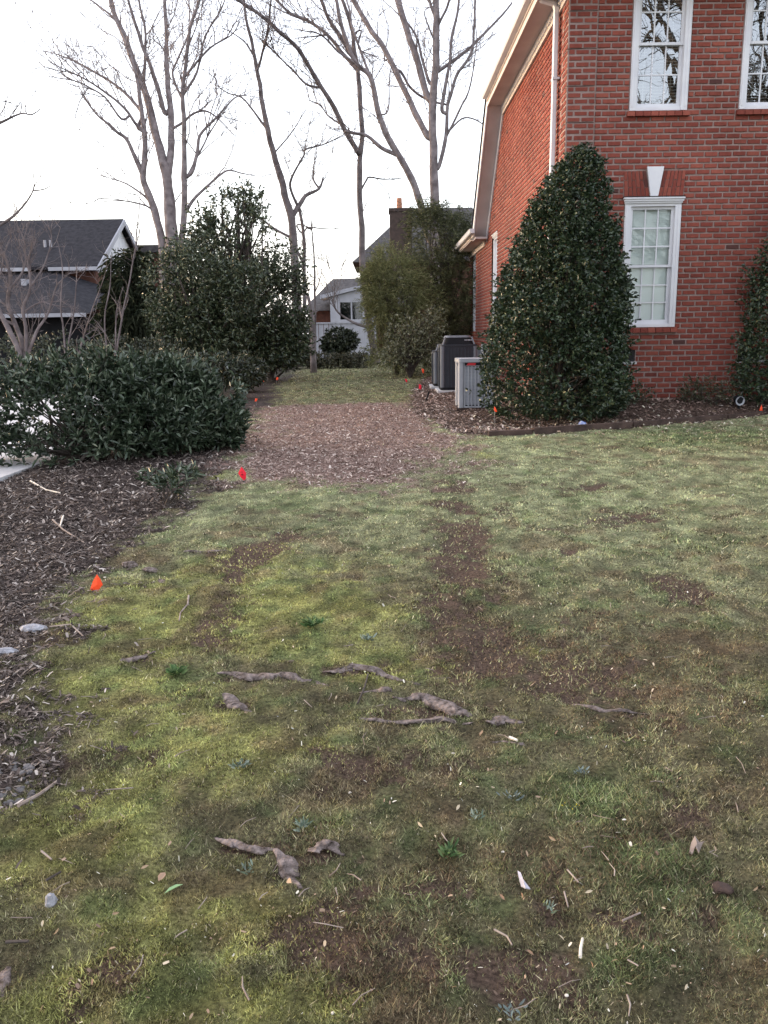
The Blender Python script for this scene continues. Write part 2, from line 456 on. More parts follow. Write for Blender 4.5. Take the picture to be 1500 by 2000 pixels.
def cover(x, y):
    """weights of the covers: wood chips on the left bed, path and right bed, concrete-free soil, bare dirt, moss, green, straw"""
    n1 = fbm(x * 1.1, y * 1.1, 11, 4); n2 = fbm(x * 4.2, y * 4.2, 23, 4); n3 = fbm(x * 14, y * 14, 31, 3)
    wob = (n2 - 0.5) * 0.5 + (n3 - 0.5) * 0.25
    bl = sstep(-0.16, 0.16, sdist(BED_L, x, y) + wob * 1.3 + (n3 - .5) * .25)
    pa = sstep(-0.35, 0.40, sdist(PATH, x, y) + wob * 2.4 + (n1 - .5) * .5)
    br = sstep(-0.08, 0.10, sdist(BED_R, x, y) + wob * 0.5)
    dirt = blot_sum(DIRT, x, y)
    patch = (n1 - 0.5) * 1.1 + (n2 - 0.5) * 1.3 + (n3 - 0.5) * 1.0
    n4 = fbm(x * 32, y * 32, 61, 2)
    dirt = sstep(0.34, 0.88, dirt * 1.14 + patch * 0.75 + (n3 - .5) * .55 + (n4 - .5) * .45)
    spots = sstep(0.66, 0.80, 0.5 * n2 + 0.5 * fbm(x * 8.5, y * 8.5, 47, 3)) * 0.7
    dirt = np.maximum(dirt, spots)
    moss = sstep(0.25, 0.75, blot_sum(MOSS, x, y) + patch * 0.45)
    green = sstep(0.3, 0.8, blot_sum(GREEN, x, y) + patch * 0.5)
    straw = sstep(3.5, 7.0, y + (n1 - 0.5) * 4) * (1 - sstep(12, 16, y) * 0.6)
    m1 = fbm(x * 6.5, y * 6.5, 301, 3); m2 = fbm(x * 5.2, y * 5.2, 317, 3); m3 = fbm(x * 11, y * 11, 331, 3)
    return dict(m1=m1, m2=m2, m3=m3, bl=bl, pa=pa, br=br, dirt=dirt, moss=moss, green=green, straw=straw, n1=n1, n2=n2, n3=n3)

def mixc(a, b, w): return a * (1 - w[:, None]) + np.asarray(b) * w[:, None]

def turf_colour(c, base):
    col = np.tile(np.asarray(base, float), (len(c["n1"]), 1))
    col = mixc(col, (0.33, 0.355, 0.195), c["straw"] * 0.75)
    col = mixc(col, (0.30, 0.305, 0.10), c["moss"] * 0.75)
    col = mixc(col, (0.13, 0.175, 0.07), np.maximum(c["green"] * 0.75, sstep(.54, .74, c["m1"]) * .55))
    col = mixc(col, (0.17, 0.115, 0.075), sstep(.53, .74, c["m2"]) * .55)
    return col * (0.74 + 0.5 * sstep(.3, .7, c["m3"]))[:, None]

def grid_axis(segs):
    out = [segs[0][0]]
    for a, b, st0, st1 in segs:
        t = a; 
        while t < b - 1e-6:
            k = (t - a) / (b - a); t += st0 + (st1 - st0) * k; out.append(min(t, b))
    return np.unique(np.round(np.array(out), 4))

gx = grid_axis([(-400, -60, 60, 20), (-60, -14, 6, 1.2), (-14, -5, .6, .10), (-5, -1.6, .06, .035), (-1.6, 1.8, .028, .028), (1.8, 6.5, .035, .08), (6.5, 14, .12, .8), (14, 60, 1.5, 6), (60, 400, 20, 60)])
gy = grid_axis([(-200, -30, 50, 10), (-30, 0.6, 4, .06), (0.6, 3.5, .022, .03), (3.5, 14, .035, .085), (14, 34, .12, .4), (34, 80, .8, 4), (80, 900, 8, 90)])
GX, GY = np.meshgrid(gx, gy)
xf, yf = GX.ravel(), GY.ravel()
gz = ground(xf, yf)
c = cover(xf, yf)
gz = gz - c["dirt"] * 0.012 + (c["bl"] + c["pa"] * .6 + c["br"]) * ((fbm(xf * 9, yf * 9, 77, 3) - 0.5) * 0.035)
soilc = turf_colour(c, (0.155, 0.135, 0.078)) * (0.42 + 0.75 * fbm(xf * 9, yf * 9, 123, 3))[:, None]
soilc = mixc(soilc, (0.096, 0.066, 0.050), np.clip(c["dirt"], 0, 1))
soilc = mixc(soilc, (0.055, 0.042, 0.038), c["bl"])
soilc = mixc(soilc, (0.22, 0.145, 0.12), c["pa"])
soilc = mixc(soilc, (0.085, 0.058, 0.046), c["br"])
soilc = soilc * (0.72 + 0.56 * c["n3"])[:, None]
far = sstep(36, 60, yf)
soilc = mixc(soilc, (0.05, 0.06, 0.03), far)
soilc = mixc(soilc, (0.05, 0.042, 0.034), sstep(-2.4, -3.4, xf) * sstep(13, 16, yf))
ny, nx = GX.shape
ii = np.arange(ny * nx).reshape(ny, nx)
fq = np.stack([ii[:-1, :-1], ii[:-1, 1:], ii[1:, 1:], ii[1:, :-1]], -1).reshape(-1, 4)
gme = np_mesh("ground", np.stack([xf, yf, gz], 1), [fq], soilc)
tag(obj("ground", gme, M["soil"], smooth=True), kind="structure")

dm = MB()
DR = [(float(a), float(b)) for a, b in DRIVE]
ring_n = len(DR)
dm.add([(x, y, 0.12) for x, y in DR] + [(x, y, 0.235) for x, y in DR],
       [(i, (i + 1) % ring_n, ring_n + (i + 1) % ring_n, ring_n + i)[::-1] for i in range(ring_n)] + [tuple(range(2 * ring_n - 1, ring_n - 1, -1))])
tag(obj("driveway", dm, M["concrete"]), kind="structure")

# ---- turf: every blade a small triangle with its own colour
def scatter(n, y0, y1, half0, half1, power):
    """points in the wedge the picture could see, thinning with distance"""
    u = rng.random(n)
    a = 1 - power
    y = (y0 ** a + u * (y1 ** a - y0 ** a)) ** (1 / a) if abs(a) > 1e-6 else y0 * (y1 / y0) ** u
    x = (rng.random(n) * 2 - 1)
    x = np.where(x < 0, x * (half0 * y + 0.35), x * (half1 * y + 0.35))
    return x, y

def blades(x, y, z, h, w, lean, col, curl=0.0):
    n = len(x)
    th = rng.random(n) * 2 * np.pi
    ld = rng.random(n) * 2 * np.pi
    dx, dy = np.cos(th) * w / 2, np.sin(th) * w / 2
    lx, ly = np.cos(ld) * h * lean, np.sin(ld) * h * lean
    zt = z + h * np.sqrt(np.clip(1 - lean ** 2, 0.05, 1))
    V = np.empty((n, 3, 3))
    V[:, 0] = np.stack([x - dx, y - dy, z - 0.004], 1)
    V[:, 1] = np.stack([x + dx, y + dy, z - 0.004], 1)
    V[:, 2] = np.stack([x + lx, y + ly, zt], 1)
    return V.reshape(-1, 3), np.arange(3 * n).reshape(n, 3), np.repeat(col, 3, 0)

NB = 1_700_000
NC = 240_000                                       # little tufts the blades gather in
xc, yc = scatter(NC, 1.25, 31, 0.54, 0.58, 1.25)
ci = rng.integers(0, NC, NB)
sp_ = 0.0065 * (1 + 0.16 * yc[ci])
x1 = xc[ci] + rng.normal(size=NB) * sp_; y1 = yc[ci] + rng.normal(size=NB) * sp_
tuft = rng.random(NC)[ci]; tuft2 = rng.random(NC)[ci]
cv = cover(x1, y1)
fine = fbm(x1 * 9, y1 * 9, 123, 3)
keep = 1 - np.maximum.reduce([cv["bl"] * 1.0, cv["pa"] * 0.985, cv["br"] * 1.0])
keep = keep * (1 - 0.80 * cv["dirt"]) * sstep(0.18, 0.46, fine + 0.12 * cv["moss"])
keep = keep * (1 - sstep(-2.5, -3.0, x1) * sstep(11, 14, y1)) * (x1 < 2.2 + 20 * (y1 < 12.5))
k = rng.random(NB) < keep
x1, y1, tuft, tuft2, fine = x1[k], y1[k], tuft[k], tuft2[k], fine[k]; cv = {a: b[k] for a, b in cv.items()}
z1 = ground(x1, y1)
n = len(x1)
px_ = y1 / 830.0                                  # about one pixel of the picture at that distance
ismoss = tuft < cv["moss"] * 0.95
isgreen = tuft2 < cv["green"]
h = np.where(ismoss, 0.004 + 0.010 * rng.random(n), 0.005 + 0.015 * rng.random(n) ** 1.8)
h = np.where(isgreen & ~ismoss, h * 1.3 + 0.005, h) * (0.4 + 1.0 * fine) * (0.6 + 0.9 * tuft2 ** 3 + (rng.random(n) < 0.02) * 1.2) * (1 + 0.035 * y1)
w = np.maximum(np.where(ismoss, 0.0036, 0.0026), px_ * 1.15) * (0.7 + 0.7 * rng.random(n))
base = turf_colour({**cv, "moss": np.where(ismoss, 1.0, cv["moss"] * 0.45), "green": np.where(isgreen, 1.0, cv["green"] * 0.2)}, (0.19, 0.185, 0.095))
dry = rng.random(n) < (0.12 + 0.22 * cv["straw"]) * (1 - 0.6 * ismoss)
base = mixc(base, (0.42, 0.37, 0.25), dry * (0.4 + 0.5 * rng.random(n)))
bro = sstep(0.45, 0.75, fbm(x1 * 2.3, y1 * 2.3, 201, 4)) * sstep(6.5, 3.5, y1) * (0.25 + 0.75 * sstep(-0.4, 0.3, x1 / y1))
brown = (0.35 * tuft2 + 0.65 * rng.random(n)) < 0.12 + 0.25 * cv["dirt"] + 0.42 * bro
base = mixc(base, (0.17, 0.112, 0.072), brown * 0.85)
base = base * (0.22 + 1.45 * rng.random(n) ** 1.9 + 0.9 * (tuft2 - .4))[:, None].clip(.10) * (0.45 + 0.6 * cv["n2"] + 0.6 * fine)[:, None]
V, Fc, Cc = blades(x1, y1, z1, h, w, 0.50 + 0.48 * rng.random(n) ** .7, base)
tag(obj("lawn_grass", np_mesh("lawn_grass", V, [Fc], Cc), M["blade"]), "thin mossy winter turf with bare patches across the yard", "grass", kind="stuff")
print("blades", n)

# ---- wood chips and mulch: flat bent slivers
def chips(x, y, z, ln, wd, col, tilt=0.5, lift=0.006):
    n = len(x)
    a = rng.random(n) * 2 * np.pi
    t = (rng.random(n) - 0.5) * 2 * tilt; r = (rng.random(n) - 0.5) * 1.6 * tilt
    ux, uy, uz = np.cos(a) * np.cos(t), np.sin(a) * np.cos(t), np.sin(t)
    vx, vy, vz = -np.sin(a) * np.cos(r), np.cos(a) * np.cos(r), np.sin(r)
    P = np.stack([x, y, z + lift + np.abs(uz) * ln * .4 + np.abs(vz) * wd * .4], 1)
    U = np.stack([ux, uy, uz], 1) * (ln / 2)[:, None]; Vv = np.stack([vx, vy, vz], 1) * (wd / 2)[:, None]
    bend = np.zeros((n, 3)); bend[:, 2] = (rng.random(n) - 0.3) * ln * 0.18
    taper = (0.35 + 0.6 * rng.random(n))[:, None]
    pts = np.stack([P - U - Vv * taper, P - U + Vv * .8, P + Vv + bend, P + U + Vv * taper, P + U - Vv * .7, P - Vv + bend], 1)
    f = np.arange(6 * n).reshape(n, 6)
    return pts.reshape(-1, 3), np.concatenate([f[:, [0, 5, 2, 1]], f[:, [5, 4, 3, 2]]]), np.repeat(col, 6, 0)

def pick(cols, n, p=None):
    cols = np.array(cols); i = rng.choice(len(cols), n, p=p)
    return cols[i] * (0.7 + 0.6 * rng.random(n))[:, None]

def chip_bed(name, label, key, num, y0, y1, xr, ln, cols, p, pw=1.0):
    u = rng.random(num)
    y = y0 * (y1 / y0) ** u if pw == 1 else y0 + (y1 - y0) * u
    x = xr[0] * (1 if xr[2] == 0 else y) + rng.random(num) * (xr[1] - xr[0]) * (1 if xr[2] == 0 else y)
    cc = cover(x, y)[key]
    k = rng.random(num) < cc ** 1.5
    x, y = x[k], y[k]; n = len(x)
    L_ = (ln[0] + (ln[1] - ln[0]) * rng.random(n) ** 2.4) * np.clip(0.42 + 0.095 * y, 0, 1.3)
    W_ = L_ * (0.10 + 0.32 * rng.random(n) ** 1.5)
    V, f, C = chips(x, y, ground(x, y), L_, W_, pick(cols, n, p))
    return tag(obj(name, np_mesh(name, V, [f], C), M["chip"]), label, "mulch", kind="stuff")

BARK = [(0.042, 0.032, 0.028), (0.076, 0.058, 0.050), (0.13, 0.102, 0.088), (0.22, 0.186, 0.165), (0.42, 0.37, 0.33)]
chip_bed("mulch", "dark bark mulch under the laurel hedge", "bl", 190000, 1.9, 12, (-0.64, -0.05, 1), (0.010, 0.055), BARK, [.30, .28, .22, .14, .06])
PINK = [(0.14, 0.092, 0.073), (0.235, 0.162, 0.132), (0.33, 0.245, 0.205), (0.43, 0.34, 0.29), (0.58, 0.50, 0.44)]
chip_bed("wood_chips", "pinkish brown wood chips across the middle of the lawn", "pa", 80000, 7.0, 15, (-0.26, 0.14, 1), (0.010, 0.042), PINK, [.22, .3, .27, .15, .06])
chip_bed("bed_mulch", "leaf littered mulch in the bed along the brick house", "br", 52000, 10.4, 24, (0.4, 8.4, 0), (0.02, 0.065), PINK, [.36, .28, .19, .11, .06])

# ---- pale bits all over the turf: bud scales, leaf scraps, short straws
N3 = 16000
x2, y2 = scatter(N3, 1.3, 15, 0.54, 0.58, 1.25)
cl = cover(x2, y2)
k = rng.random(N3) < 0.25 + 0.75 * sstep(0.42, 0.62, cl["n2"]) * (0.5 + 0.5 * sstep(-0.3, 0.3, x2 / y2))
k &= (cl["bl"] < 0.9)
x2, y2 = x2[k], y2[k]; n = len(x2)
L_ = (0.0025 + 0.010 * rng.random(n) ** 5) * (1 + 0.16 * y2); W_ = L_ * (0.10 + 0.6 * rng.random(n) ** 2)
V, f, C = chips(x2, y2, ground(x2, y2), L_, W_, pick([(0.60, 0.56, 0.46), (0.40, 0.33, 0.24), (0.27, 0.19, 0.13), (0.16, 0.11, 0.08), (0.45, 0.44, 0.40)], n, [.13, .27, .30, .22, .08]), 0.9, 0.005)
tag(obj("leaf_litter", np_mesh("leaf_litter", V, [f], C), M["chip"]), "pale bud scales and leaf scraps strewn over the turf", "litter", kind="stuff")
N3 = 9000
x2, y2 = scatter(N3, 9.5, 13.2, 0.0, 0.58, 0.2)
k = (x2 > 1.2) & (rng.random(N3) < np.exp(-np.abs(y2 - 11.0) / 0.6)); x2, y2 = x2[k], y2[k]; n = len(x2)
L_ = 0.02 + 0.03 * rng.random(n); W_ = L_ * (0.3 + 0.4 * rng.random(n))
V, f, C = chips(x2, y2, ground(x2, y2), L_, W_, pick([(0.42, 0.38, 0.30), (0.28, 0.20, 0.14), (0.5, 0.46, 0.36), (0.18, 0.13, 0.09)], n, [.3, .3, .15, .25]), 0.6, 0.02)
tag(obj("fallen_leaves", np_mesh("fallen_leaves", V, [f], C), M["chip"]), "small dry leaves drifted against the timber edging of the bed", "leaves", kind="stuff")
# thin dry stems lying about
ws = MB()
for _ in range(260):
    i = rng.random()
    if i < 0.55:
        y_ = 2.6 + rng.random() * 6; x_ = -y_ * (0.30 + rng.random() * 0.4)
    else:
        y_ = 1.5 + 5 * rng.random() ** 1.5; x_ = (rng.random() * 1.1 - 0.5) * y_
    a = rng.random() * 6.28; l = 0.03 + 0.14 * rng.random() ** 2
    cvx = float(cover(np.array([x_]), np.array([y_]))["bl"][0])
    if cvx < 0.5 and l > 0.09: l *= 0.5
    p0 = Vector((x_, y_, g1(x_, y_) + 0.014)); q = Vector((x_ + math.cos(a) * l, y_ + math.sin(a) * l, 0)); q.z = g1(q.x, q.y) + 0.012
    m_ = (p0 + q) / 2 + Vector((rng.random() - .5, rng.random() - .5, .15)) * l * 0.25
    r0 = 0.0008 + 0.0014 * rng.random()
    ws.tube([p0, m_, q], [r0, r0, r0 * .6], 4)
tag(obj("twig_litter", ws, M["twig"]), "thin dry stems scattered over mulch and turf", "twigs", kind="stuff")
# ------------------------------------------------------------------ the brick house on the right
HX1, HY1 = 13.5, 26.3
ZB, ZT = 0.10, 6.32              # foot and top of the front wall
CO, BL = 0.0813, 0.2032          # course height, brick length with joint
house = thing("brick_house", (WX, WY, 0.3), "two storey red brick house with white windows on the right of the yard", "house")

def holes_mesh(mb, x0, x1, z0, z1, holes, y, th):
    xs = sorted({x0, x1, *[h[0] for h in holes], *[h[1] for h in holes]})
    zs = sorted({z0, z1, *[h[2] for h in holes], *[h[3] for h in holes]})
    xs = [a for a in xs if x0 <= a <= x1]; zs = [a for a in zs if z0 <= a <= z1]
    for a, b in zip(xs[:-1], xs[1:]):
        run = None
        for c_, d in zip(zs[:-1], zs[1:]):
            m = ((a + b) / 2, (c_ + d) / 2)
            if any(h[0] < m[0] < h[1] and h[2] < m[1] < h[3] for h in holes):
                if run: mb.box((a, y, run[0]), (b, y + th, run[1])); run = None
            else:
                run = (run[0], d) if run else (c_, d)
        if run: mb.box((a, y, run[0]), (b, y + th, run[1]))

def fx(px, py): p = at(px, py, WY); return p.x, p.z
# window openings on the front: (x0, x1, z0, z1)
lx0, lz1 = fx(1221, 386); lx1, _ = fx(1330, 386); lx0b, lz0 = fx(1316, 638)
LW = (lx0 + .005, (lx1 + lx0b) / 2 + .01, lz0, lz1)
ux0, uz0 = fx(1229, 216.5); ux1, _ = fx(1341, 216.5)
UW1 = (ux0, ux1, uz0, uz0 + 1.78)
vx0, _ = fx(1443, 212)
UW2 = (vx0, vx0 + (ux1 - ux0), uz0, uz0 + 1.78)
UW3 = (vx0 + 1.62, vx0 + 1.62 + (ux1 - ux0), uz0, uz0 + 1.78)
LW2 = (LW[0] + 3.1, LW[1] + 3.1, LW[2], LW[3])
vx_, vz0 = fx(1240, 706); _, vz1 = fx(1240, 681)
VENT1 = (vx_ - 0.40, vx_, vz0, vz1)
wx_, _ = fx(1441, 700)
VENT2 = (wx_, wx_ + 0.40, vz0, vz1)
OPEN = [LW, LW2, UW1, UW2, UW3, VENT1, VENT2]

wall = MB()
holes_mesh(wall, WX + .03, HX1, ZB, ZT, OPEN, WY + 0.012, 0.26)
front = obj("front_wall", wall, M["mortar"], house)

# running-bond bricks of the front: rows of (x0, x1, z0, z1, y)
qz = fx(1120, 96)[1]             # underside of one quoin block
ZC0 = qz - CO * math.ceil((qz - ZB) / CO)
ARCH = (LW[0] - 0.02, LW[1] + 0.02, LW[3], LW[3] + 0.37)
ARCH2 = (LW2[0] - 0.02, LW2[1] + 0.02, LW2[3], LW2[3] + 0.37)
SILLS = [(o[0] - 0.04, o[1] + 0.04, o[2] - CO * 1.08, o[2]) for o in (LW, LW2, UW1, UW2, UW3)]
CUT = OPEN + [ARCH, ARCH2] + SILLS
def cut_row(x0, x1, z0, z1, holes):
    seg = [(x0, x1)]
    for h in holes:
        if h[2] < (z0 + z1) / 2 < h[3]:
            new = []
            for a, b in seg:
                if h[1] <= a or h[0] >= b: new.append((a, b)); continue
                if h[0] > a: new.append((a, h[0] - .004))
                if h[1] < b: new.append((h[1] + .004, b))
            seg = new
    return [s for s in seg if s[1] - s[0] > 0.035]
QW = BL * 2.0
bricks = []
nrow = int((ZT - ZC0) / CO)
for r in range(nrow):
    z0 = ZC0 + r * CO
    if z0 + CO < 0.12: continue
    q = int(round((z0 - qz) / CO)) % 6            # 0 is the recessed course under each quoin block
    x = WX
    if True:
        off = BL * 0.5 if r % 2 else 0
        qr = WX + QW
        a = WX - 0.0
        first = True
        t = WX - (BL - off if off else 0)
        while t < HX1 - 0.02:
            x0, x1 = max(t, WX), min(t + BL, HX1)
            pr = 0.0
            if x1 <= qr + 0.01: pr = 0.014
            for s0, s1 in cut_row(x0, x1, z0, z0 + CO, CUT):
                if s0 < qr - .01 and s1 > qr + .01:
                    bricks.append((s0, qr - .002, z0, z0 + CO, 0.014)); bricks.append((qr + .002, s1, z0, z0 + CO, 0.0))
                else:
                    bricks.append((s0, s1, z0, z0 + CO, pr))
            t += BL
def brick_verts(x0, x1, z0, z1, y, pr, jit=1.0, rot=False):
    j = 0.0076
    dx0, dx1 = (random.random() * .004 * jit for _ in range(2)); dz0, dz1 = (random.random() * .005 * jit for _ in range(2))
    x0 += j + dx0; x1 -= j + dx1; z0 += j + dz0; z1 -= j + dz1
    if x0 >= x1: x0 = x1 - .01
    yb = y + 0.02; yf_ = y - pr - random.random() * 0.004 * jit
    b = 0.0035
    k = [random.random() * .003 * jit for _ in range(4)]
    return [(x0, yb, z0), (x1, yb, z0), (x1, yb, z1), (x0, yb, z1),
            (x0 + b + k[0], yf_, z0 + b + k[1]), (x1 - b - k[2], yf_, z0 + b + k[3]), (x1 - b - k[1], yf_, z1 - b - k[0]), (x0 + b + k[3], yf_, z1 - b - k[2])]
BF = [(4, 5, 6, 7), (0, 1, 5, 4), (1, 2, 6, 5), (2, 3, 7, 6), (3, 0, 4, 7)]
def size_of(b):
    u0, v0, _ = project(b[0], WY, b[2]); u1, v1, _ = project(b[1], WY, b[3])
    um, vm = (u0 + u1) / 2, (v0 + v1) / 2
    if not (u0 > 1098 and u1 < 1500 and 0 < vm < 800): return -1
    half = 145 * min(1, max(0, (vm - 290) / 260)) ** .7
    if vm > 285 and abs(um - 1105) < half + 20: return -1
    if um > 1440 and vm > 370: return -1
    return abs(u1 - u0) * abs(v1 - v0)
order = sorted(range(len(bricks)), key=lambda i: -size_of(bricks[i]))
single = set(order[:300])
variants = {}
mass = MB()
nsingle = 0
for i, b in enumerate(bricks):
    if i in single:
        Ln = b[1] - b[0]
        key = (round(Ln, 3), random.randrange(4), b[4] > 0)
        if key not in variants:
            mb = MB(); mb.add(brick_verts(-Ln / 2, Ln / 2, -CO / 2, CO / 2, 0, b[4]), BF)
            me = mb.mesh("brick"); me.materials.append(M["brick1"]); variants[key] = me
        o = bpy.data.objects.new("brick", variants[key]); COL.objects.link(o)
        o.parent = front
        o.location = Vector(((b[0] + b[1]) / 2, WY, (b[2] + b[3]) / 2)) - wloc(front)
        o.rotation_euler = (0, (random.random() - .5) * 0.008, 0)
        nsingle += 1
    else:
        mass.add(brick_verts(*b[:4], WY, b[4]), BF)
# quoin returns on the left face of the corner join the mass with the side wall bricks
tag(obj("brick_courses", mass, M["brickn"], front), kind="stuff")
qm = MB()                        # mortar core of the raised quoin blocks
zq = qz
while zq > ZB: zq -= 6 * CO
while zq < ZT:
    a, b_ = max(zq, ZB), min(zq + 6 * CO, ZT)
    qm.box((WX - .007, WY - .007, a + .006), (WX + QW - .004, WY + .03, b_ - .006)); qm.box((WX - .007, WY + .03, a + .006), (WX + .03, WY + QW - .004, b_ - .006))
    zq += 6 * CO
obj("quoin_core", qm, M["mortar"], front)
print("single bricks", nsingle, "mass", len(mass.f) // 5)

# flat arches of slanting soldier bricks with a white keystone, over the two lower windows
for A, Wd in ((ARCH, LW), (ARCH2, LW2)):
    cx = (A[0] + A[1]) / 2; kt, kb = 0.128, 0.058
    z0, z1 = A[2] + .01, A[3]
    ab = MB()
    for s in (-1, 1):
        nb = 6
        for k in range(nb):
            fa, fb = k / nb, (k + 1) / nb
            def xe(f, top): 
                i0 = kt if top else kb
                return cx + s * (i0 + f * ((A[1] - A[0]) / 2 - i0 + (0.02 if top else -0.0)))
            zs = [z0, z0 + (z1 - z0) * (.64 if k % 2 else .36), z1]
            for c_, d in zip(zs[:-1], zs[1:]):
                tc_, td = (c_ - z0) / (z1 - z0), (d - z0) / (z1 - z0)
                def X(f, t): return xe(f, 0) * (1 - t) + xe(f, 1) * t
                g = .005
                p = [(X(fa, tc_) + s * g, c_ + g), (X(fb, tc_) - s * g, c_ + g), (X(fb, td) - s * g, d - g), (X(fa, td) + s * g, d - g)]
                if s < 0: p = [p[1], p[0], p[3], p[2]]
                e = MB(); yy = WY - random.random() * .003
                e.add([(x, WY + .02, z) for x, z in p] + [(x, yy, z) for x, z in p], BF)
                obj("arch_brick", e, M["brick1"], front)
    ks = MB()
    ks.poly([(cx - kb + .004, WY + .02, z0 - .008), (cx + kb - .004, WY + .02, z0 - .008), (cx + kt - .006, WY + .02, z1 + .05), (cx - kt + .006, WY + .02, z1 + .05)], (0, -0.052, 0))
    obj("keystone", ks, M["white"], house)

# sills of rowlock bricks
for Sx in SILLS:
    n = 8
    for k in range(n):
        w_ = (Sx[1] - Sx[0]) / n; a = Sx[0] + k * w_
        e = MB()
        yf_ = WY - 0.055 - random.random() * .006
        a0, a1 = a + .004, a + w_ - .004
        e.add([(a0, WY + .05, Sx[2] + .012), (a1, WY + .05, Sx[2] + .012), (a1, WY + .05, Sx[3] - .002), (a0, WY + .05, Sx[3] - .002),
               (a0, yf_, Sx[2] + .006), (a1, yf_, Sx[2] + .006), (a1, yf_ + .004, Sx[3] - .018), (a0, yf_ + .004, Sx[3] - .018)], BF)
        obj("sill_brick", e, M["brick1"], front)

# double-hung windows
def window(o, rows, closed_blind, glass, head, xf_=None):
    """xf_ turns local front coordinates (x, y outwards -) into the wall's; None is the front wall"""
    x0, x1, z0, z1 = o
    T = xf_ or (lambda p: p)
    def fin(mb):
        mb.v = [tuple(T(v)) for v in mb.v]; return mb
    Y = WY if xf_ is None else 0.0
    hd = 0.125 if head else 0.045
    cw = 0.088
    c_ = MB()
    c_.box((x0, Y - .012, z0), (x0 + cw, Y + .15, z1 - hd)); c_.box((x1 - cw, Y - .012, z0), (x1, Y + .15, z1 - hd))
    c_.box((x0 + .018, Y - .020, z0 + .05), (x0 + .045, Y - .011, z1 - hd)); c_.box((x1 - .045, Y - .020, z0 + .05), (x1 - .018, Y - .011, z1 - hd))
    c_.box((x0 + cw, Y - .002, z0), (x1 - cw, Y + .15, z0 + .045))
    c_.box((x0, Y - .006, z1 - hd), (x1, Y + .15, z1))
    wn_ = obj("window", fin(c_), M["white"], house)
    if head:
        hm = MB()
        hm.box((x0 - .012, Y - .030, z1 - .085), (x1 + .012, Y - .006, z1 - .060))
        hm.box((x0 - .022, Y - .048, z1 - .060), (x1 + .022, Y - .006, z1 - .028))
        hm.box((x0 - .032, Y - .066, z1 - .028), (x1 + .032, Y - .006, z1 - .004))
        obj("head_moulding", fin(hm), M["white"], wn_)
        fl = MB(); fl.box((x0 - .036, Y - .070, z1 - .004), (x1 + .036, Y + .01, z1 + .008))
        obj("drip_cap", fin(fl), M["black"], wn_)
    gx0, gx1 = x0 + cw, x1 - cw
    gz0, gz1 = z0 + .045, z1 - hd
    zm = (gz0 + gz1) / 2
    for lower in (0, 1):
        a, b = (gz0, zm + .018) if lower else (zm - .018, gz1)
        yo = Y + (.072 if lower else .040)
        st, bt, tp = .042, (.062 if lower else .036), (.036 if lower else .042)
        sm = MB()
        sm.box((gx0 + .001, yo, a), (gx0 + st, yo + .03, b)); sm.box((gx1 - st, yo, a), (gx1 - .001, yo + .03, b))
        sm.box((gx0 + st, yo, a), (gx1 - st, yo + .03, a + bt)); sm.box((gx0 + st, yo, b - tp), (gx1 - st, yo + .03, b))
        sh = obj("lower_sash" if lower else "upper_sash", fin(sm), M["white"], wn_)
        px0, px1, pz0, pz1 = gx0 + st, gx1 - st, a + bt, b - tp
        mm = MB()
        for k in range(1, 3):
            xm = px0 + (px1 - px0) * k / 3; mm.box((xm - .009, yo + .004, pz0), (xm + .009, yo + .026, pz1))
        for k in range(1, rows):
            zz = pz0 + (pz1 - pz0) * k / rows
            for j in range(3):
                xa = px0 + (px1 - px0) * j / 3 + (.009 if j else 0); xb = px0 + (px1 - px0) * (j + 1) / 3 - (.009 if j < 2 else 0)
                mm.box((xa, yo + .005, zz - .009), (xb, yo + .025, zz + .009))
        obj("muntins", fin(mm), M["white"], wn_)
        for j in range(3):
            for k in range(rows):
                xa, xb = px0 + (px1 - px0) * j / 3, px0 + (px1 - px0) * (j + 1) / 3
                za, zb = pz0 + (pz1 - pz0) * k / rows, pz0 + (pz1 - pz0) * (k + 1) / rows
                g = MB(); t = [(random.random() - .5) * .0012 for _ in range(4)]
                g.quad((xa, yo + .016 + t[0], za), (xb, yo + .016 + t[1], za), (xb, yo + .016 + t[2], zb), (xa, yo + .016 + t[3], zb))
                obj("pane", fin(g), glass, wn_)
    bm = MB()
    yb = Y + .122
    step = .026
    zz = gz0
    while zz < gz1 - .02:
        if closed_blind: bm.quad((gx0, yb - .004, zz), (gx1, yb - .004, zz), (gx1, yb + .004, zz + step + .004), (gx0, yb + .004, zz + step + .004))
        else: bm.box((gx0, yb - .012, zz), (gx1, yb + .012, zz + .0035))
        zz += step if closed_blind else .042
    if not closed_blind:
        for k in (.2, .8):
            xk = gx0 + (gx1 - gx0) * k; bm.box((xk - .002, yb - .002, gz0), (xk + .002, yb + .002, gz1))
    obj("blind", fin(bm), M["blind"], wn_)
    rm = MB()  # near-black backing sheets: the unlit room's darkness is put into their colour
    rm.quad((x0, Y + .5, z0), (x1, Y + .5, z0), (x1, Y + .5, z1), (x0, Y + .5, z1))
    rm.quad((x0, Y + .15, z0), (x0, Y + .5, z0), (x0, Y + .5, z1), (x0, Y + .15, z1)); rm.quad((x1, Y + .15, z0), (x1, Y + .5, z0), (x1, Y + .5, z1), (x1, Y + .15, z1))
    obj("dark_backing", fin(rm), M["dark"], wn_)
    return wn_
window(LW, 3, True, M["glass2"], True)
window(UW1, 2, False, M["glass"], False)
window(UW2, 2, False, M["glass"], False)
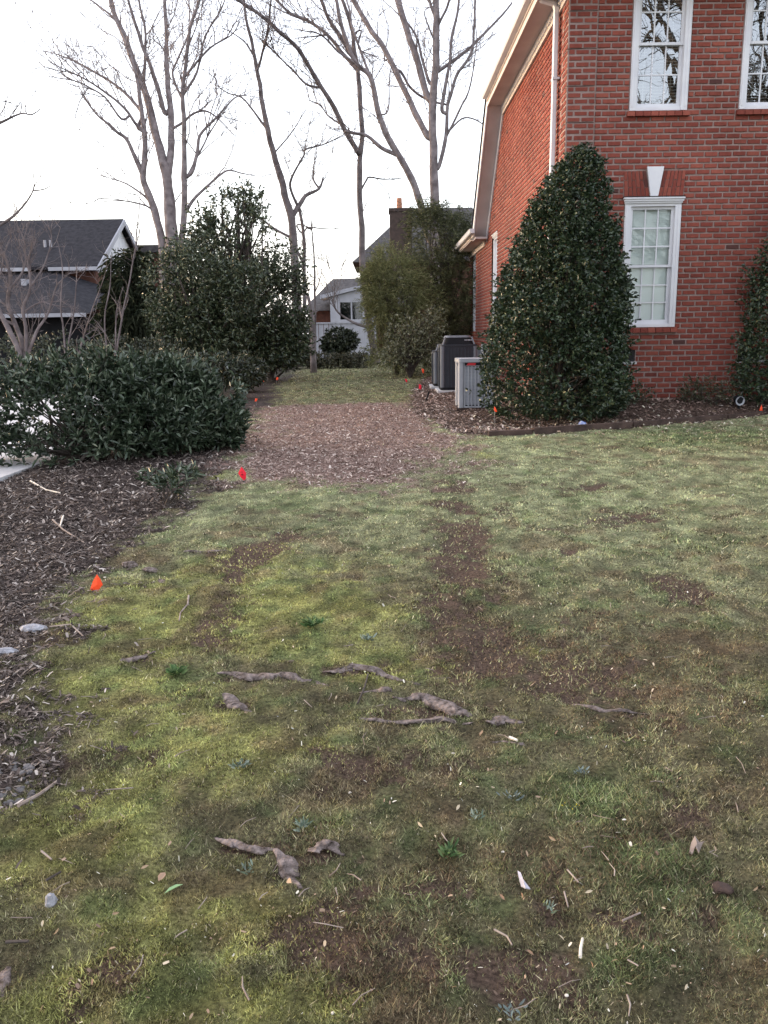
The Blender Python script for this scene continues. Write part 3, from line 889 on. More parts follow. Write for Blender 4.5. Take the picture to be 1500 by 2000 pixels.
for vt in (VENT1, VENT2):
    vm = MB(); x0, x1, z0, z1 = vt
    vm.box((x0, WY + .03, z0), (x1, WY + .05, z1))
    for k in range(18):
        xa = x0 + .006 + (x1 - x0 - .012) * k / 18; vm.box((xa, WY + .012, z0 + .02), (xa + .009, WY + .030, z1 - .02))
    vm.box((x0, WY + .008, z0), (x1, WY + .03, z0 + .02)); vm.box((x0, WY + .008, z1 - .02), (x1, WY + .03, z1))
    v_ = obj("crawl_vent", vm, M["ironvent"], house)
    sl = MB(); sl.box((x0 - .03, WY - .035, z0 - .04), (x1 + .02, WY + .03, z0 - .002)); obj("vent_sill", sl, M["concrete"], v_)

# ---- the left side wall, seen along its length
def sy(px, py): p = onx(px, py, WX); return p.y, p.z
BX = onx(984, 194, WX); AX = onx(951, 465, WX)
YB_, ZEV = BX.y, AX.z            # where the upper eave stops; height of the low rear eave
YA_ = AX.y
ZUP = ZT - 0.06
w1y0 = sy(971, 470)[0]; w1z1 = sy(968, 453)[1]; w1z0 = sy(966, 640)[1]
SW1 = (w1y0, w1y0 + 0.95, w1z0 - .1, w1z1)
w2y0 = sy(929.5, 500)[0]; w2z1 = sy(926, 492)[1]; w2z0 = sy(927, 648)[1]
SW2 = (w2y0, w2y0 + 1.0, w2z0, w2z1)
def sideT(p):                    # local (along, out, up) of the front turned onto the side wall
    return (WX + p[1], p[0], p[2])
def sideW(p): return (WX + p[1] + .055, p[0], p[2])
side = MB()
sm_ = MB()
holes_mesh(sm_, WY + .30, HY1, ZB, ZEV, [SW1, SW2], 0.012, 0.24)
side.add([sideT(v) for v in sm_.v], [f[::-1] for f in sm_.f])
side.box((WX + .012, WY + .012, ZB), (WX + .28, WY + .30, ZUP))
def rake_z(y): return ZUP if y < YB_ else ZUP + (ZEV - ZUP) * (y - YB_) / (YA_ - YB_)
side.poly([(WX + .012, WY + .30, ZEV), (WX + .012, YA_, ZEV), (WX + .012, YB_, ZUP), (WX + .012, WY + .30, ZUP)], (.24, 0, 0))
sidew = obj("side_wall", side, M["mortar"], house)
sb = MB()
r = 0
while ZC0 + r * CO < ZUP:
    z0 = ZC0 + r * CO; r += 1
    if z0 < .12: continue
    yend = HY1 if z0 + CO <= ZEV else min(HY1, YB_ + (YA_ - YB_) * (z0 + CO - ZUP) / (ZEV - ZUP) if z0 + CO > ZEV else HY1)
    q = int(round((z0 - qz) / CO)) % 6
    t = WY - (BL * .5 if r % 2 else 0)
    while t < yend:
        a, b_ = max(t, WY), min(t + BL, yend)
        pr = 0.014 if b_ < WY + QW + .06 else 0.0
        for s0, s1 in cut_row(a, b_, z0, z0 + CO, [SW1, SW2]):
            vv = brick_verts(s0, s1, z0, z0 + CO, 0, pr)
            sb.add([sideT(v) for v in vv], [f[::-1] for f in BF])
        t += BL
tag(obj("brick_courses", sb, M["brickn"], sidew), kind="stuff")
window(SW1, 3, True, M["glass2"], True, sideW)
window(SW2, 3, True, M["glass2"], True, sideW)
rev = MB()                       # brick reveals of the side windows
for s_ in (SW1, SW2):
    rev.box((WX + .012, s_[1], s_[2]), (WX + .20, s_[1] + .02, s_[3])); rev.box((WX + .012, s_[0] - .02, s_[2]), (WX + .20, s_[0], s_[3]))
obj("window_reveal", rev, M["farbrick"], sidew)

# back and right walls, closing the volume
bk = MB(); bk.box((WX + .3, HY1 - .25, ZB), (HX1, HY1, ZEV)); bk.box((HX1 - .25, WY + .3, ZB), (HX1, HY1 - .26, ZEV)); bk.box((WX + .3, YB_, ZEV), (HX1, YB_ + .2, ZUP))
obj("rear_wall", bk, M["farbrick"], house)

# eaves: gutter, fascia, soffit and dentils along the side and (above the picture) the front
XO = WX - 0.36
ev = MB()
ev.box((XO + .02, WY - .36, ZT - .03), (WX - .0, YB_ - .02, ZT + .0))
ev.box((WX, WY - .36, ZT - .03), (HX1 + .3, WY - .03, ZT + .0))
obj("soffit", ev, M["soffit"], house)
fs = MB()
fs.box((XO, WY - .38, ZT - .05), (XO + .02, YB_ + .0, ZT + .17)); fs.box((XO + .02, WY - .38, ZT - .05), (HX1 + .3, WY - .36, ZT + .17))
fs.box((XO - .02, WY - .40, ZT + .05), (XO, YB_ + .0, ZT + .085))
obj("fascia", fs, M["trim"], house)
fr_ = MB()
fr_.box((WX - .02, WY + .02, ZT - .20), (WX + .012, YB_ + .04, ZT - .03)); fr_.box((WX - .035, WY + .02, ZT - .215), (WX + .01, YB_ + .04, ZT - .20))
obj("frieze_board", fr_, M["trim"], house)
dn = MB()
y = WY + .05
while y < YB_ + .0:
    dn.box((WX - .05, y, ZT - .13), (WX - .02, y + .055, ZT - .03)); y += .11
tag(obj("dentil_moulding", dn, M["white"], house), kind="stuff")
gt = MB()
prof = [(0, 0), (-.085, 0), (-.105, .03), (-.105, .06), (-.12, .10), (-.112, .10), (-.098, .06), (-.095, .032), (-.08, .01), (-.008, .01), (-.008, .1), (0, .1)]
def gutter_run(mb, xw, y0, y1, z):
    n = len(prof)
    mb.add([(xw + a, y0, z + b) for a, b in prof] + [(xw + a, y1, z + b) for a, b in prof],
           [(i, (i + 1) % n, n + (i + 1) % n, n + i) for i in range(n)])
    mb.quad(*[(xw + a, y0, z + b) for a, b in ((0, 0), (-.085, 0), (-.105, .03), (-.105, .06), (-.12, .10), (0, .1))])
gutter_run(gt, XO - .021, WY - .42, YB_ - .05, ZT + .09)
obj("gutter", gt, M["white"], house)
# the sloping rear roof edge: soffit, rake board and shingles
dy, dz = YA_ - YB_, ZEV - ZUP
L_ = math.hypot(dy, dz); ty, tz = dy / L_, dz / L_; nyy, nzz = -tz, ty      # outward normal of the slope
def rk(s, n_): return (YB_ + ty * s + nyy * n_, ZUP + tz * s + nzz * n_)
def slab(mb, x0, x1, s0, s1, n0, n1):
    p = [rk(s0, n0), rk(s1, n0), rk(s1, n1), rk(s0, n1)]
    mb.poly([(x0, a, b) for a, b in p], (x1 - x0, 0, 0))
rs = MB(); slab(rs, XO + .025, WX - .03, -.02, L_ + .02, .02, .05)
obj("rake_soffit", rs, M["soffit"], house)
rb = MB(); slab(rb, XO, XO + .025, -.15, L_ + .05, .0, .22); slab(rb, WX - .03, WX + .008, -.05, L_, -.13, .05)
obj("rake_board", rb, M["white"], house)
rr = MB(); slab(rr, XO - .03, HX1, -.15, L_ + .25, .221, .26)
obj("rear_roof", rr, M["shingle"], house)
bb = MB()                        # boxed end where the rake meets the low eave
yE, zE = rk(L_, 0)
bb.box((XO + .03, yE - .35, ZEV - .05), (WX - .035, yE + .30, ZEV + .0))
obj("eave_return", bb, M["soffit"], house)
lo = MB(); lo.box((XO + .0, yE + .30, ZEV - .02), (WX - .002, HY1 + .35, ZEV + .01))
obj("low_soffit", lo, M["trim"], house)
lf = MB(); lf.box((XO - .02, yE - .30, ZEV + .011), (XO + .02, HY1 + .35, ZEV + .15)); lf.box((WX - .03, yE + .31, ZEV - .16), (WX + .01, HY1, ZEV - .021))
obj("low_fascia", lf, M["trim"], house)
lg = MB(); gutter_run(lg, XO - .021, yE - .55, HY1 + .35, ZEV + .07)
obj("gutter", lg, M["white"], house)
lr = MB()
lr.poly([(XO - .06, yE + .2, ZEV + .19), (XO - .06, HY1 + .3, ZEV + .19), (WX + 3.5, HY1 + .3, ZEV + 1.2), (WX + 3.5, yE + .2, ZEV + 1.2)], (0, 0, .04))
obj("low_roof", lr, M["shingle"], house)
mr_ = MB()                       # the main hipped roof above
e0, e1, f0, f1 = XO - .1, HX1 + .3, WY - .46, YB_ + .1
zr = ZT + .18
mr_.add([(e0, f0, zr), (e1, f0, zr), (e1, f1, zr), (e0, f1, zr), (e0 + 3.2, (f0 + f1) / 2, zr + 2.1), (e1 - 3.2, (f0 + f1) / 2, zr + 2.1)],
        [(0, 1, 5, 4), (1, 2, 5), (2, 3, 4, 5), (3, 0, 4), (3, 2, 1, 0)])
obj("main_roof", mr_, M["shingle"], house)

# downspout beside the corner
dx_ = onx(1081, 200, WX - .06)
dp = MB()
yD = WY + 0.62
top = ZT - .06
dp.rbox((WX - .10, yD - .05, .42), (WX - .03, yD + .05, top - .08), .012, 2)
dp.tube([(WX - .065, yD, top - .10), (WX - .10, yD, top - .02), (WX - .28, yD - .02, top + .02), (WX - .37, yD - .02, top + .1)], [.042] * 4, 8)
dwn = obj("downspout", dp, M["white"], house)
st = MB()
for z in (1.2, 3.2, 5.2):
    st.box((WX - .105, yD - .07, z), (WX - .0, yD + .07, z + .03))
obj("strap", st, M["white"], dwn)
# disconnect box, pipe and cable on the side wall by the condensers
eb = onx(942, 688, WX - .12)
em = MB(); em.rbox((WX - .14, eb.y - .14, eb.z - .22), (WX - .002, eb.y + .14, eb.z + .20), .02, 2)
bx_ = obj("disconnect_box", em, M["aclight"], house)
e2 = MB(); e2.box((WX - .147, eb.y - .12, eb.z - .2), (WX - .141, eb.y + .12, eb.z + .18)); obj("cover", e2, M["aclight"], bx_)
e5 = MB(); e5.box((WX - .09, eb.y - .144, eb.z - .06), (WX - .04, eb.y - .141, eb.z + .1)); obj("warning_sticker", e5, M["dark"], bx_)
e3 = MB(); e3.rbox((WX - .16, eb.y + .9, eb.z - .18), (WX - .002, eb.y + 1.15, eb.z + .1), .03, 2); e3.tube([(WX - .06, eb.y + 1.0, eb.z - .17), (WX - .06, eb.y + 1.0, eb.z - .9)], .02, 6)
obj("meter_box", e3, M["accap"], house)
e4 = MB(); e4.tube([(WX - .07, eb.y, eb.z - .2), (WX - .07, eb.y, eb.z - .8), (WX - .2, eb.y, eb.z - .95), (WX - .4, eb.y + .05, eb.z - 1.0)], .014, 6); obj("conduit", e4, M["accap"], house)
# ------------------------------------------------------------------ leaves and crowns
def unit(v): return v / np.maximum(np.linalg.norm(v, axis=1, keepdims=True), 1e-9)

def leaves(P, D, ln, wd, col, droop=0.0, fold=0.25):
    """a six-cornered leaf of two halves folded along the rib, at each point P along D"""
    n = len(P); D = unit(D)
    rnd = unit(rng.normal(size=(n, 3)))
    Sd = unit(np.cross(D, rnd)); Nn = np.cross(D, Sd)
    flip = np.where(Nn[:, 2] < 0, -1, 1)[:, None]; Nn = Nn * flip
    ln = np.broadcast_to(ln, (n,))[:, None]; wd = np.broadcast_to(wd, (n,))[:, None]
    up = Nn * wd * fold
    dr = np.zeros((n, 3)); dr[:, 2] = -droop * ln[:, 0]
    b = P; t = P + D * ln + dr
    l1 = P + D * ln * .33 + Sd * wd * .42 + up + dr * .1; l2 = P + D * ln * .68 + Sd * wd * .40 + up + dr * .4
    r1 = P + D * ln * .33 - Sd * wd * .42 + up + dr * .1; r2 = P + D * ln * .68 - Sd * wd * .40 + up + dr * .4
    V = np.stack([b, l1, l2, t, r2, r1], 1).reshape(-1, 3)
    f = np.arange(6 * n).reshape(n, 6)
    return V, [f[:, [0, 3, 2, 1]], f[:, [0, 5, 4, 3]]], np.repeat(col, 6, 0)

def leafcol(n, cols, p=None, var=0.35):
    cols = np.array(cols); i = rng.choice(len(cols), n, p=p)
    return cols[i] * (1 - var + 2 * var * rng.random(n))[:, None]

def shoots(P, D, per, ln, wd, cols, p=None, spread=0.9, droop=0.1, stem=0.05, fold=.25):
    """per leaves round each shoot tip"""
    n = len(P)
    Pq = np.repeat(P, per, 0); Dq = np.repeat(unit(D), per, 0)
    m = n * per
    Dl = unit(Dq + rng.normal(size=(m, 3)) * spread)
    Pq = Pq + Dq * (rng.random(m) * stem)[:, None] - Dq * stem * .5
    return leaves(Pq, Dl, ln * (0.65 + 0.5 * rng.random(m)), wd * (0.7 + 0.5 * rng.random(m)), leafcol(m, cols, p), droop, fold)

def crown_mesh(name, sets):
    o = 0; Vs, Fs, Cs = [], [], []
    for V, F_, C in sets:
        Vs.append(V); Fs += [f + o for f in F_]; Cs.append(C); o += len(V)
    return np_mesh(name, np.concatenate(Vs), Fs, np.concatenate(Cs))

def ellip_pts(ells, n, clump=0.55, fill=0.45, nz=3.0):
    """shoot points in a union of ellipsoids (cx,cy,cz,rx,ry,rz): mostly near the skin, thinned in clumps"""
    vol = np.array([(e[3] * e[4] * e[5]) ** (2 / 3) for e in ells]); i = rng.choice(len(ells), n * 2, p=vol / vol.sum())
    E = np.array(ells)[i]
    d = unit(rng.normal(size=(len(i), 3)))
    r = np.where(rng.random(len(i)) < fill, rng.random(len(i)) ** 0.5, 0.86 + 0.2 * rng.random(len(i)))
    off = fbm(d[:, 0] * nz + i * 3.1, d[:, 2] * nz + d[:, 1] * nz * 1.3, 91, 3)
    r = r * (0.60 + 0.74 * off)
    P = E[:, :3] + d * r[:, None] * E[:, 3:]
    dens = fbm(P[:, 0] * nz * .6 + P[:, 1] * 1.1, P[:, 2] * nz * .6 - P[:, 1] * .7, 57, 3)
    k = rng.random(len(i)) < sstep(clump - .28, clump + .1, dens + .12)
    P, d = P[k][:n], d[k][:n]
    return P, d

def pe(Y, rows, depth=0.8):
    """ellipsoids given by where they are seen: centre and half sizes in the picture, at distance Y (+ offset)"""
    out = []
    for r in rows:
        px, py, rx, ry = r[:4]; y = Y + (r[4] if len(r) > 4 else 0)
        c = at(px, py, y); s = y / F
        out.append((c.x, c.y, c.z, rx * s, max(rx, ry) * s * depth, ry * s))
    return out

HOLLY = [(0.020, 0.036, 0.018), (0.030, 0.050, 0.024), (0.045, 0.066, 0.030), (0.075, 0.085, 0.035)]
LAUREL = [(0.020, 0.034, 0.019), (0.038, 0.058, 0.033), (0.066, 0.092, 0.056), (0.145, 0.172, 0.122)]
MAGN = [(0.026, 0.040, 0.020), (0.048, 0.066, 0.032), (0.080, 0.098, 0.050), (0.14, 0.145, 0.085)]

# ---- the tall holly at the house corner
def conic(cx, cy, z0, prof, n, wob=0.24):
    zs = np.array([p[0] for p in prof]); rs = np.array([p[1] for p in prof]); ox = np.array([p[2] for p in prof])
    area = rs + .05
    t = rng.random(n * 2)
    z = np.interp(t, np.cumsum(area) / area.sum(), zs) if False else zs[0] + (zs[-1] - zs[0]) * t
    keep = rng.random(n * 2) < np.interp(z, zs, rs) / rs.max()
    z = z[keep]; m = len(z)
    a = rng.random(m) * 2 * np.pi
    Rr = np.interp(z, zs, rs) * (1 - wob + 2 * wob * fbm(np.cos(a) * 2.2 + 9, z * 2.2 + np.sin(a) * 2.2, 13, 3))
    r = Rr * np.where(rng.random(m) < .42, rng.random(m) ** .6, .80 + .22 * rng.random(m) + .20 * rng.random(m) * (rng.random(m) < .16))
    P = np.stack([cx + np.interp(z, zs, ox) + r * np.cos(a), cy + r * np.sin(a), z0 + z], 1)
    D = np.stack([np.cos(a), np.sin(a), 0.35 + 0.4 * rng.random(m)], 1)
    return P[:n], D[:n]

def limbs(mb, base, P, n, r0, up=0.45):
    """limbs from the stem out to some of the crown points"""
    for p in P[rng.choice(len(P), n)]:
        p = Vector(p); s = Vector((base[0] + (rng.random() - .5) * .1, base[1] + (rng.random() - .5) * .1, base[2] + (p.z - base[2]) * (up * rng.random())))
        m_ = (s + p) / 2 + Vector((rng.random() - .5, rng.random() - .5, .4 * rng.random())) * (p - s).length * .2
        mb.tube([s, m_, p], [r0 * .6, r0 * .4, r0 * .12], 4, False)

hy = 11.75
hb = at(1082, 815, hy); hb.z = g1(hb.x, hb.y)
HP = [(0.0, .76, -.03), (.25, 1.0, -.04), (.6, 1.05, -.03), (1.1, 1.02, -.01), (1.7, .93, .04), (2.2, .79, .09), (2.6, .65, .13), (3.0, .51, .17), (3.3, .38, .22), (3.55, .24, .27), (3.76, .07, .30)]
holly = thing("holly_tree", hb, "tall cone shaped dark holly covering the corner of the brick house", "shrub")
HPh = [(a * .945, b * .95, c_) for a, b, c_ in HP]
P, D = conic(hb.x, hb.y, hb.z + .06, HPh, 12500)
dens = fbm(P[:, 0] * 2.4 + P[:, 1], P[:, 2] * 2.4 - P[:, 1], 71, 3)
lowleft = sstep(.2, -.5, P[:, 0] - hb.x) * sstep(1.75, .6, P[:, 2] - hb.z) * sstep(.0, .4, P[:, 2] - hb.z)
k = rng.random(len(P)) < sstep(.22, .42, dens) * (1 - .45 * lowleft)
P, D = P[k], D[k]
obj("foliage", crown_mesh("foliage", [shoots(P, D, 6, .060, .032, HOLLY, [.36, .36, .20, .08], 1.0, .12, .10)]), M["leaf"], holly)
tm = MB()
for k_ in range(4):
    a = k_ * 1.6; x_, y_ = hb.x + .12 * math.cos(a), hb.y + .12 * math.sin(a)
    tm.tube([(x_, y_, hb.z - .1), (x_ + .1 * math.cos(a), y_ + .1 * math.sin(a), hb.z + 1.2), (hb.x + .2, hb.y, hb.z + 3.0)], [.045, .035, .01], 6)
limbs(tm, (hb.x, hb.y, hb.z + .2), P, 160, .03, .85)
obj("trunk", tm, M["barkdark"], holly)

rb_ = at(1565, 820, 12.15); rb_.z = g1(rb_.x, rb_.y)
hol2 = thing("holly_tree", rb_, "dark holly shrub at the right edge against the brick wall", "shrub")
P, D = conic(rb_.x, rb_.y, rb_.z + .05, [(a * .88, b * .93 - .0, c_ * 0) for a, b, c_ in HP], 3600)
obj("foliage", crown_mesh("foliage", [shoots(P, D, 6, .060, .034, HOLLY, [.34, .36, .2, .10], 1.0, .12, .10)]), M["leaf"], hol2)
t2 = MB(); limbs(t2, (rb_.x, rb_.y, rb_.z + .2), P, 70, .03, .85); t2.tube([rb_, rb_ + Vector((0, 0, 2.6))], [.05, .015], 6)
obj("trunk", t2, M["barkdark"], hol2)

# ---- laurel hedge on the left: three shrubs grown together
def laurel(px, py, Y, ells, n, label, holes=0.50, g="laurel shrubs of the left hedge"):
    b = at(px, py, Y); b.z = g1(b.x, b.y)
    t = thing("laurel_shrub", b, label, "shrub", g)
    E = pe(Y, ells, .85)
    P, d = ellip_pts(E, n, holes, .40, 3.2)
    k = P[:, 2] > ground(P[:, 0], P[:, 1]) + .05
    P, d = P[k], d[k]
    D = d * .8 + np.array([0, 0, .75])
    top = sstep(.1, .8, d[:, 2])
    s1 = shoots(P, D, 7, .100, .031, LAUREL, [.30, .32, .24, .14], .66, .06, .15, .3)
    kt = np.where((d[:, 2] > .35) & (rng.random(len(P)) < .25))[0]
    Pt = P[kt] + np.stack([rng.normal(size=len(kt)) * .03, rng.normal(size=len(kt)) * .03, .02 + .08 * rng.random(len(kt))], 1)
    s2 = shoots(Pt, np.tile([0, 0, 1.0], (len(kt), 1)) + rng.normal(size=(len(kt), 3)) * .2, 6, .085, .026, LAUREL, [.1, .3, .36, .24], .42, .02, .14, .3)
    obj("foliage", crown_mesh("foliage", [s1, s2]), M["leaf"], t)
    m_ = MB()
    for _ in range(5):
        e = E[rng.integers(len(E))]
        q = Vector((e[0], e[1], e[2] + e[5] * .3)); p0 = Vector((b.x + (rng.random() - .5) * .3, b.y + (rng.random() - .5) * .3, b.z - .05))
        p0 = Vector((p0.x * .6 + q.x * .4, p0.y * .6 + q.y * .4, g1(p0.x * .6 + q.x * .4, p0.y * .6 + q.y * .4) - .04))
        m_.tube([p0, (p0 + q) / 2 + Vector((.1, 0, .05)), q], [.022, .016, .006], 5, False)
    limbs(m_, (b.x, b.y, b.z), P, int(len(P) / 30), .02, .3)
    obj("stems", m_, M["barkdark"], t)
    return t
laurel(150, 905, 8.9, [(60, 800, 100, 50), (170, 770, 110, 60), (190, 855, 120, 60), (70, 880, 100, 40), (100, 745, 70, 38), (20, 755, 70, 38), (-60, 760, 70, 50), (250, 810, 80, 70), (180, 730, 45, 38), (195, 700, 26, 28), (115, 712, 24, 22), (40, 728, 26, 20), (0, 850, 60, 50), (-70, 860, 60, 60)], 1250,
       "open laurel shrub at the left edge with the pale driveway showing through", .54)
laurel(290, 900, 9.1, [(290, 785, 90, 66), (330, 835, 90, 66), (270, 860, 90, 55), (300, 738, 60, 34), (240, 750, 60, 38), (345, 722, 28, 18), (262, 715, 22, 22)], 1500,
       "dense laurel shrub in the middle of the left hedge beside the open one", .50)
laurel(420, 890, 9.4, [(405, 786, 66, 50), (425, 834, 50, 60), (370, 825, 70, 72), (400, 868, 60, 38), (445, 800, 28, 42), (385, 742, 45, 26), (432, 716, 26, 20)], 1500,
       "dense laurel shrub ending the hedge at the wood chip path", .50)
sp = gnd(330, 990)
sap = thing("laurel_sapling", sp, "small low laurel seedling standing in the dark mulch", "plant")
P, d = ellip_pts([(sp.x + .0, sp.y, sp.z + .20, .24, .2, .09), (sp.x + .10, sp.y, sp.z + .26, .14, .12, .07)], 60, .2, .7)
obj("foliage", crown_mesh("foliage", [shoots(P, d * .5 + np.array([0, 0, .6]), 6, .085, .022, LAUREL, [.2, .4, .3, .1], .7, .08, .05, .3)]), M["leaf"], sap)
m_ = MB(); limbs(m_, (sp.x, sp.y, sp.z - .02), P, 16, .012, .1); obj("stems", m_, M["barkdark"], sap)

# ---- generic leafy shrub / tree
def shrub(name, px, py, Y, ells, n, label, cat, cols, ln, wd, per=6, mat="leaf", clump=.42, fill=.4, spread=1.0, droop=.12, up=.5, group=None, trunkr=.05, nl=None, nz=2.4, stem=.10, p=None, depth=.8):
    b = at(px, py, Y); b.z = g1(b.x, b.y)
    t = thing(name, b, label, cat, group)
    E = pe(Y, ells, depth)
    P, d = ellip_pts(E, n, clump, fill, nz)
    k = P[:, 2] > ground(P[:, 0], P[:, 1]) + .03
    P, d = P[k], d[k]
    s1 = shoots(P, d + np.array([0, 0, up]), per, ln, wd, cols, p, spread, droop, stem)
    obj("foliage", crown_mesh("foliage", [s1]), M[mat], t)
    m_ = MB()
    topz = max(e[2] for e in E)
    m_.tube([(b.x, b.y, b.z - .1), ((b.x + E[0][0]) / 2, b.y, (b.z + topz) / 2), (E[0][0], E[0][1], topz)], [trunkr, trunkr * .7, trunkr * .25], 6)
    limbs(m_, (b.x, b.y, b.z), P, nl or max(12, int(len(P) / 35)), trunkr * .6, .7)
    obj("trunk", m_, M["barkdark"], t)
    return t
TH = [(0.030, 0.036, 0.018), (0.050, 0.055, 0.026), (0.085, 0.080, 0.042)]
G3 = "small evergreen shrubs along the foundation"
shrub("foundation_shrub", 1240, 795, 12.35, [(1245, 772, 34, 24), (1225, 778, 22, 16)], 130, "small shrub at the foot of the tall holly under the crawl vent", "shrub", TH, .045, .02, 6, clump=.3, group=G3, trunkr=.015)
shrub("foundation_shrub", 1365, 790, 12.4, [(1365, 757, 38, 22), (1345, 770, 22, 16)], 130, "small rounded shrub midway along the foundation below the wall", "shrub", TH, .045, .02, 6, clump=.32, group=G3, trunkr=.015)
shrub("foundation_shrub", 1400, 790, 12.2, [(1405, 770, 36, 20), (1420, 760, 20, 16)], 90, "sparse shrub beside the round garden spotlight", "shrub", TH, .045, .018, 6, clump=.36, group=G3, trunkr=.015)

# ---- the big evergreens left of the lawn's far end
shrub("evergreen_tree", 470, 725, 23.5, [(470, 500, 95, 85), (510, 465, 70, 60), (430, 470, 65, 60), (465, 430, 58, 52), (540, 520, 58, 72), (385, 490, 50, 50), (440, 540, 80, 55), (440, 400, 24, 34), (478, 394, 20, 32), (515, 425, 36, 40), (555, 560, 48, 36), (405, 445, 40, 42)], 1500,
      "tall open evergreen tree with the bright sky showing through its top", "tree", MAGN, .125, .050, 7, clump=.64, fill=.6, trunkr=.13, nl=110, nz=2.3, stem=.35, p=[.3, .36, .24, .1])
shrub("evergreen_tree", 380, 720, 21.5, [(380, 560, 75, 75), (340, 610, 52, 55), (430, 620, 80, 70), (390, 660, 80, 40), (320, 545, 40, 40), (460, 570, 60, 60), (350, 520, 40, 30)], 3600,
      "broad dense evergreen in front of the tall open one, its stems bare below", "tree", MAGN, .11, .046, 6, clump=.53, fill=.4, trunkr=.12, nl=60, nz=2.4, stem=.3, p=[.3, .35, .25, .1])
shrub("evergreen_tree", 530, 718, 22.5, [(515, 650, 66, 56), (470, 660, 60, 50), (560, 622, 38, 36), (575, 655, 32, 46), (520, 690, 80, 30)], 2600,
      "low dark evergreen beside the far end of the lawn", "tree", MAGN, .11, .046, 6, clump=.47, fill=.35, trunkr=.1, nl=40, nz=2.4, stem=.3, p=[.4, .36, .18, .06])
DUSK = [(0.020, 0.028, 0.015), (0.034, 0.044, 0.022), (0.055, 0.062, 0.034)]
DR2 = "dark shrubs behind the laurel hedge"
shrub("drooping_evergreen", 250, 720, 27, [(250, 540, 42, 40), (260, 600, 50, 50), (235, 640, 44, 40), (270, 510, 20, 20)], 900, "shaggy drooping evergreen in front of the neighbouring brick wall", "shrub", DUSK, .34, .03, 6, "leafsoft", .36, .4, .9, .5, -.2, trunkr=.08, stem=.3)
for px, py, Y, E_, lb in ((330, 745, 15.5, [(330, 715, 60, 30), (280, 725, 50, 26)], "low dark shrub just behind the middle of the laurel hedge"),
                          (420, 750, 16.5, [(420, 722, 60, 32), (470, 730, 40, 26)], "low green shrub behind the laurel nearest the path"),
                          (250, 730, 20, [(240, 690, 60, 32), (300, 690, 60, 30)], "dark groundcover mound beneath the broad evergreen"),
                          (120, 740, 22, [(120, 690, 80, 40), (40, 690, 60, 40)], "dark low shrub under the grey crape myrtle"),
                          (480, 752, 18.5, [(485, 725, 36, 28)], "brown green shrub by the two small orange flags")):
    shrub("low_shrub", px, py, Y, E_, 420, lb, "shrub", DUSK, .10, .04, 6, clump=.34, group=DR2, trunkr=.03)

# ---- feathery green shrubs behind the condensers, at the right of the far lawn
FEA = [(0.11, 0.125, 0.05), (0.16, 0.175, 0.075), (0.215, 0.225, 0.10), (0.28, 0.28, 0.145)]
FE2 = [(0.065, 0.075, 0.036), (0.10, 0.11, 0.052), (0.145, 0.15, 0.075)]
shrub("feathery_shrub", 775, 720, 24.5, [(775, 560, 62, 60), (745, 600, 34, 60), (735, 560, 28, 50), (800, 610, 60, 60), (760, 520, 40, 36), (770, 690, 50, 30), (720, 540, 14, 20)], 2600, "soft yellow green feathery shrub left of the others by the far lawn", "shrub", FEA, .14, .010, 10, "leafsoft", .46, .35, .75, .25, .25, trunkr=.06, nl=60, stem=.3)
shrub("feathery_shrub", 865, 715, 26, [(860, 470, 62, 70), (830, 440, 40, 40), (890, 540, 50, 80), (820, 530, 50, 50), (900, 450, 30, 40), (865, 620, 60, 70), (840, 415, 30, 26), (890, 420, 30, 24), (830, 690, 80, 34), (900, 660, 40, 60)], 3200, "tall olive green feathery shrub beside the house eave", "shrub", FE2, .15, .011, 10, "leafsoft", .52, .5, .8, .3, .2, trunkr=.07, nl=90, stem=.3)
shrub("bushy_shrub", 800, 725, 23, [(796, 660, 42, 40), (830, 675, 34, 36), (775, 692, 36, 22), (845, 632, 24, 32)], 900, "grey green small leaved shrub at the corner of the far lawn", "shrub", [(0.085, 0.09, 0.045), (0.13, 0.135, 0.07), (0.21, 0.205, 0.13)], .085, .036, 5, "leaf", .44, .4, 1.0, .1, .3, trunkr=.04, nl=80, stem=.2)
shrub("dark_shrub", 660, 705, 31, [(662, 668, 30, 25), (648, 676, 20, 16), (680, 664, 18, 18)], 600, "round dark evergreen in front of the white fence", "shrub", DUSK, .14, .06, 6, "leaf", .32, .3, trunkr=.05)
HG = "clipped low hedge lengths across the end of the lawn"
for px, lb in ((535, "low hedge length below the dark evergreen at the lawn's end"), (610, "low hedge length in front of the white fence post and trunk"), (685, "low hedge length ending at the leaning bare trunk")):
    shrub("low_hedge", px, 716, 30, [(px - 22, 705, 26, 13), (px + 22, 704, 28, 14), (px, 702, 26, 13)], 620, lb, "hedge", [(0.035, 0.04, 0.02), (0.06, 0.06, 0.03), (0.09, 0.075, 0.04)], .08, .035, 6, "leaf", .25, .4, group=HG, trunkr=.03)

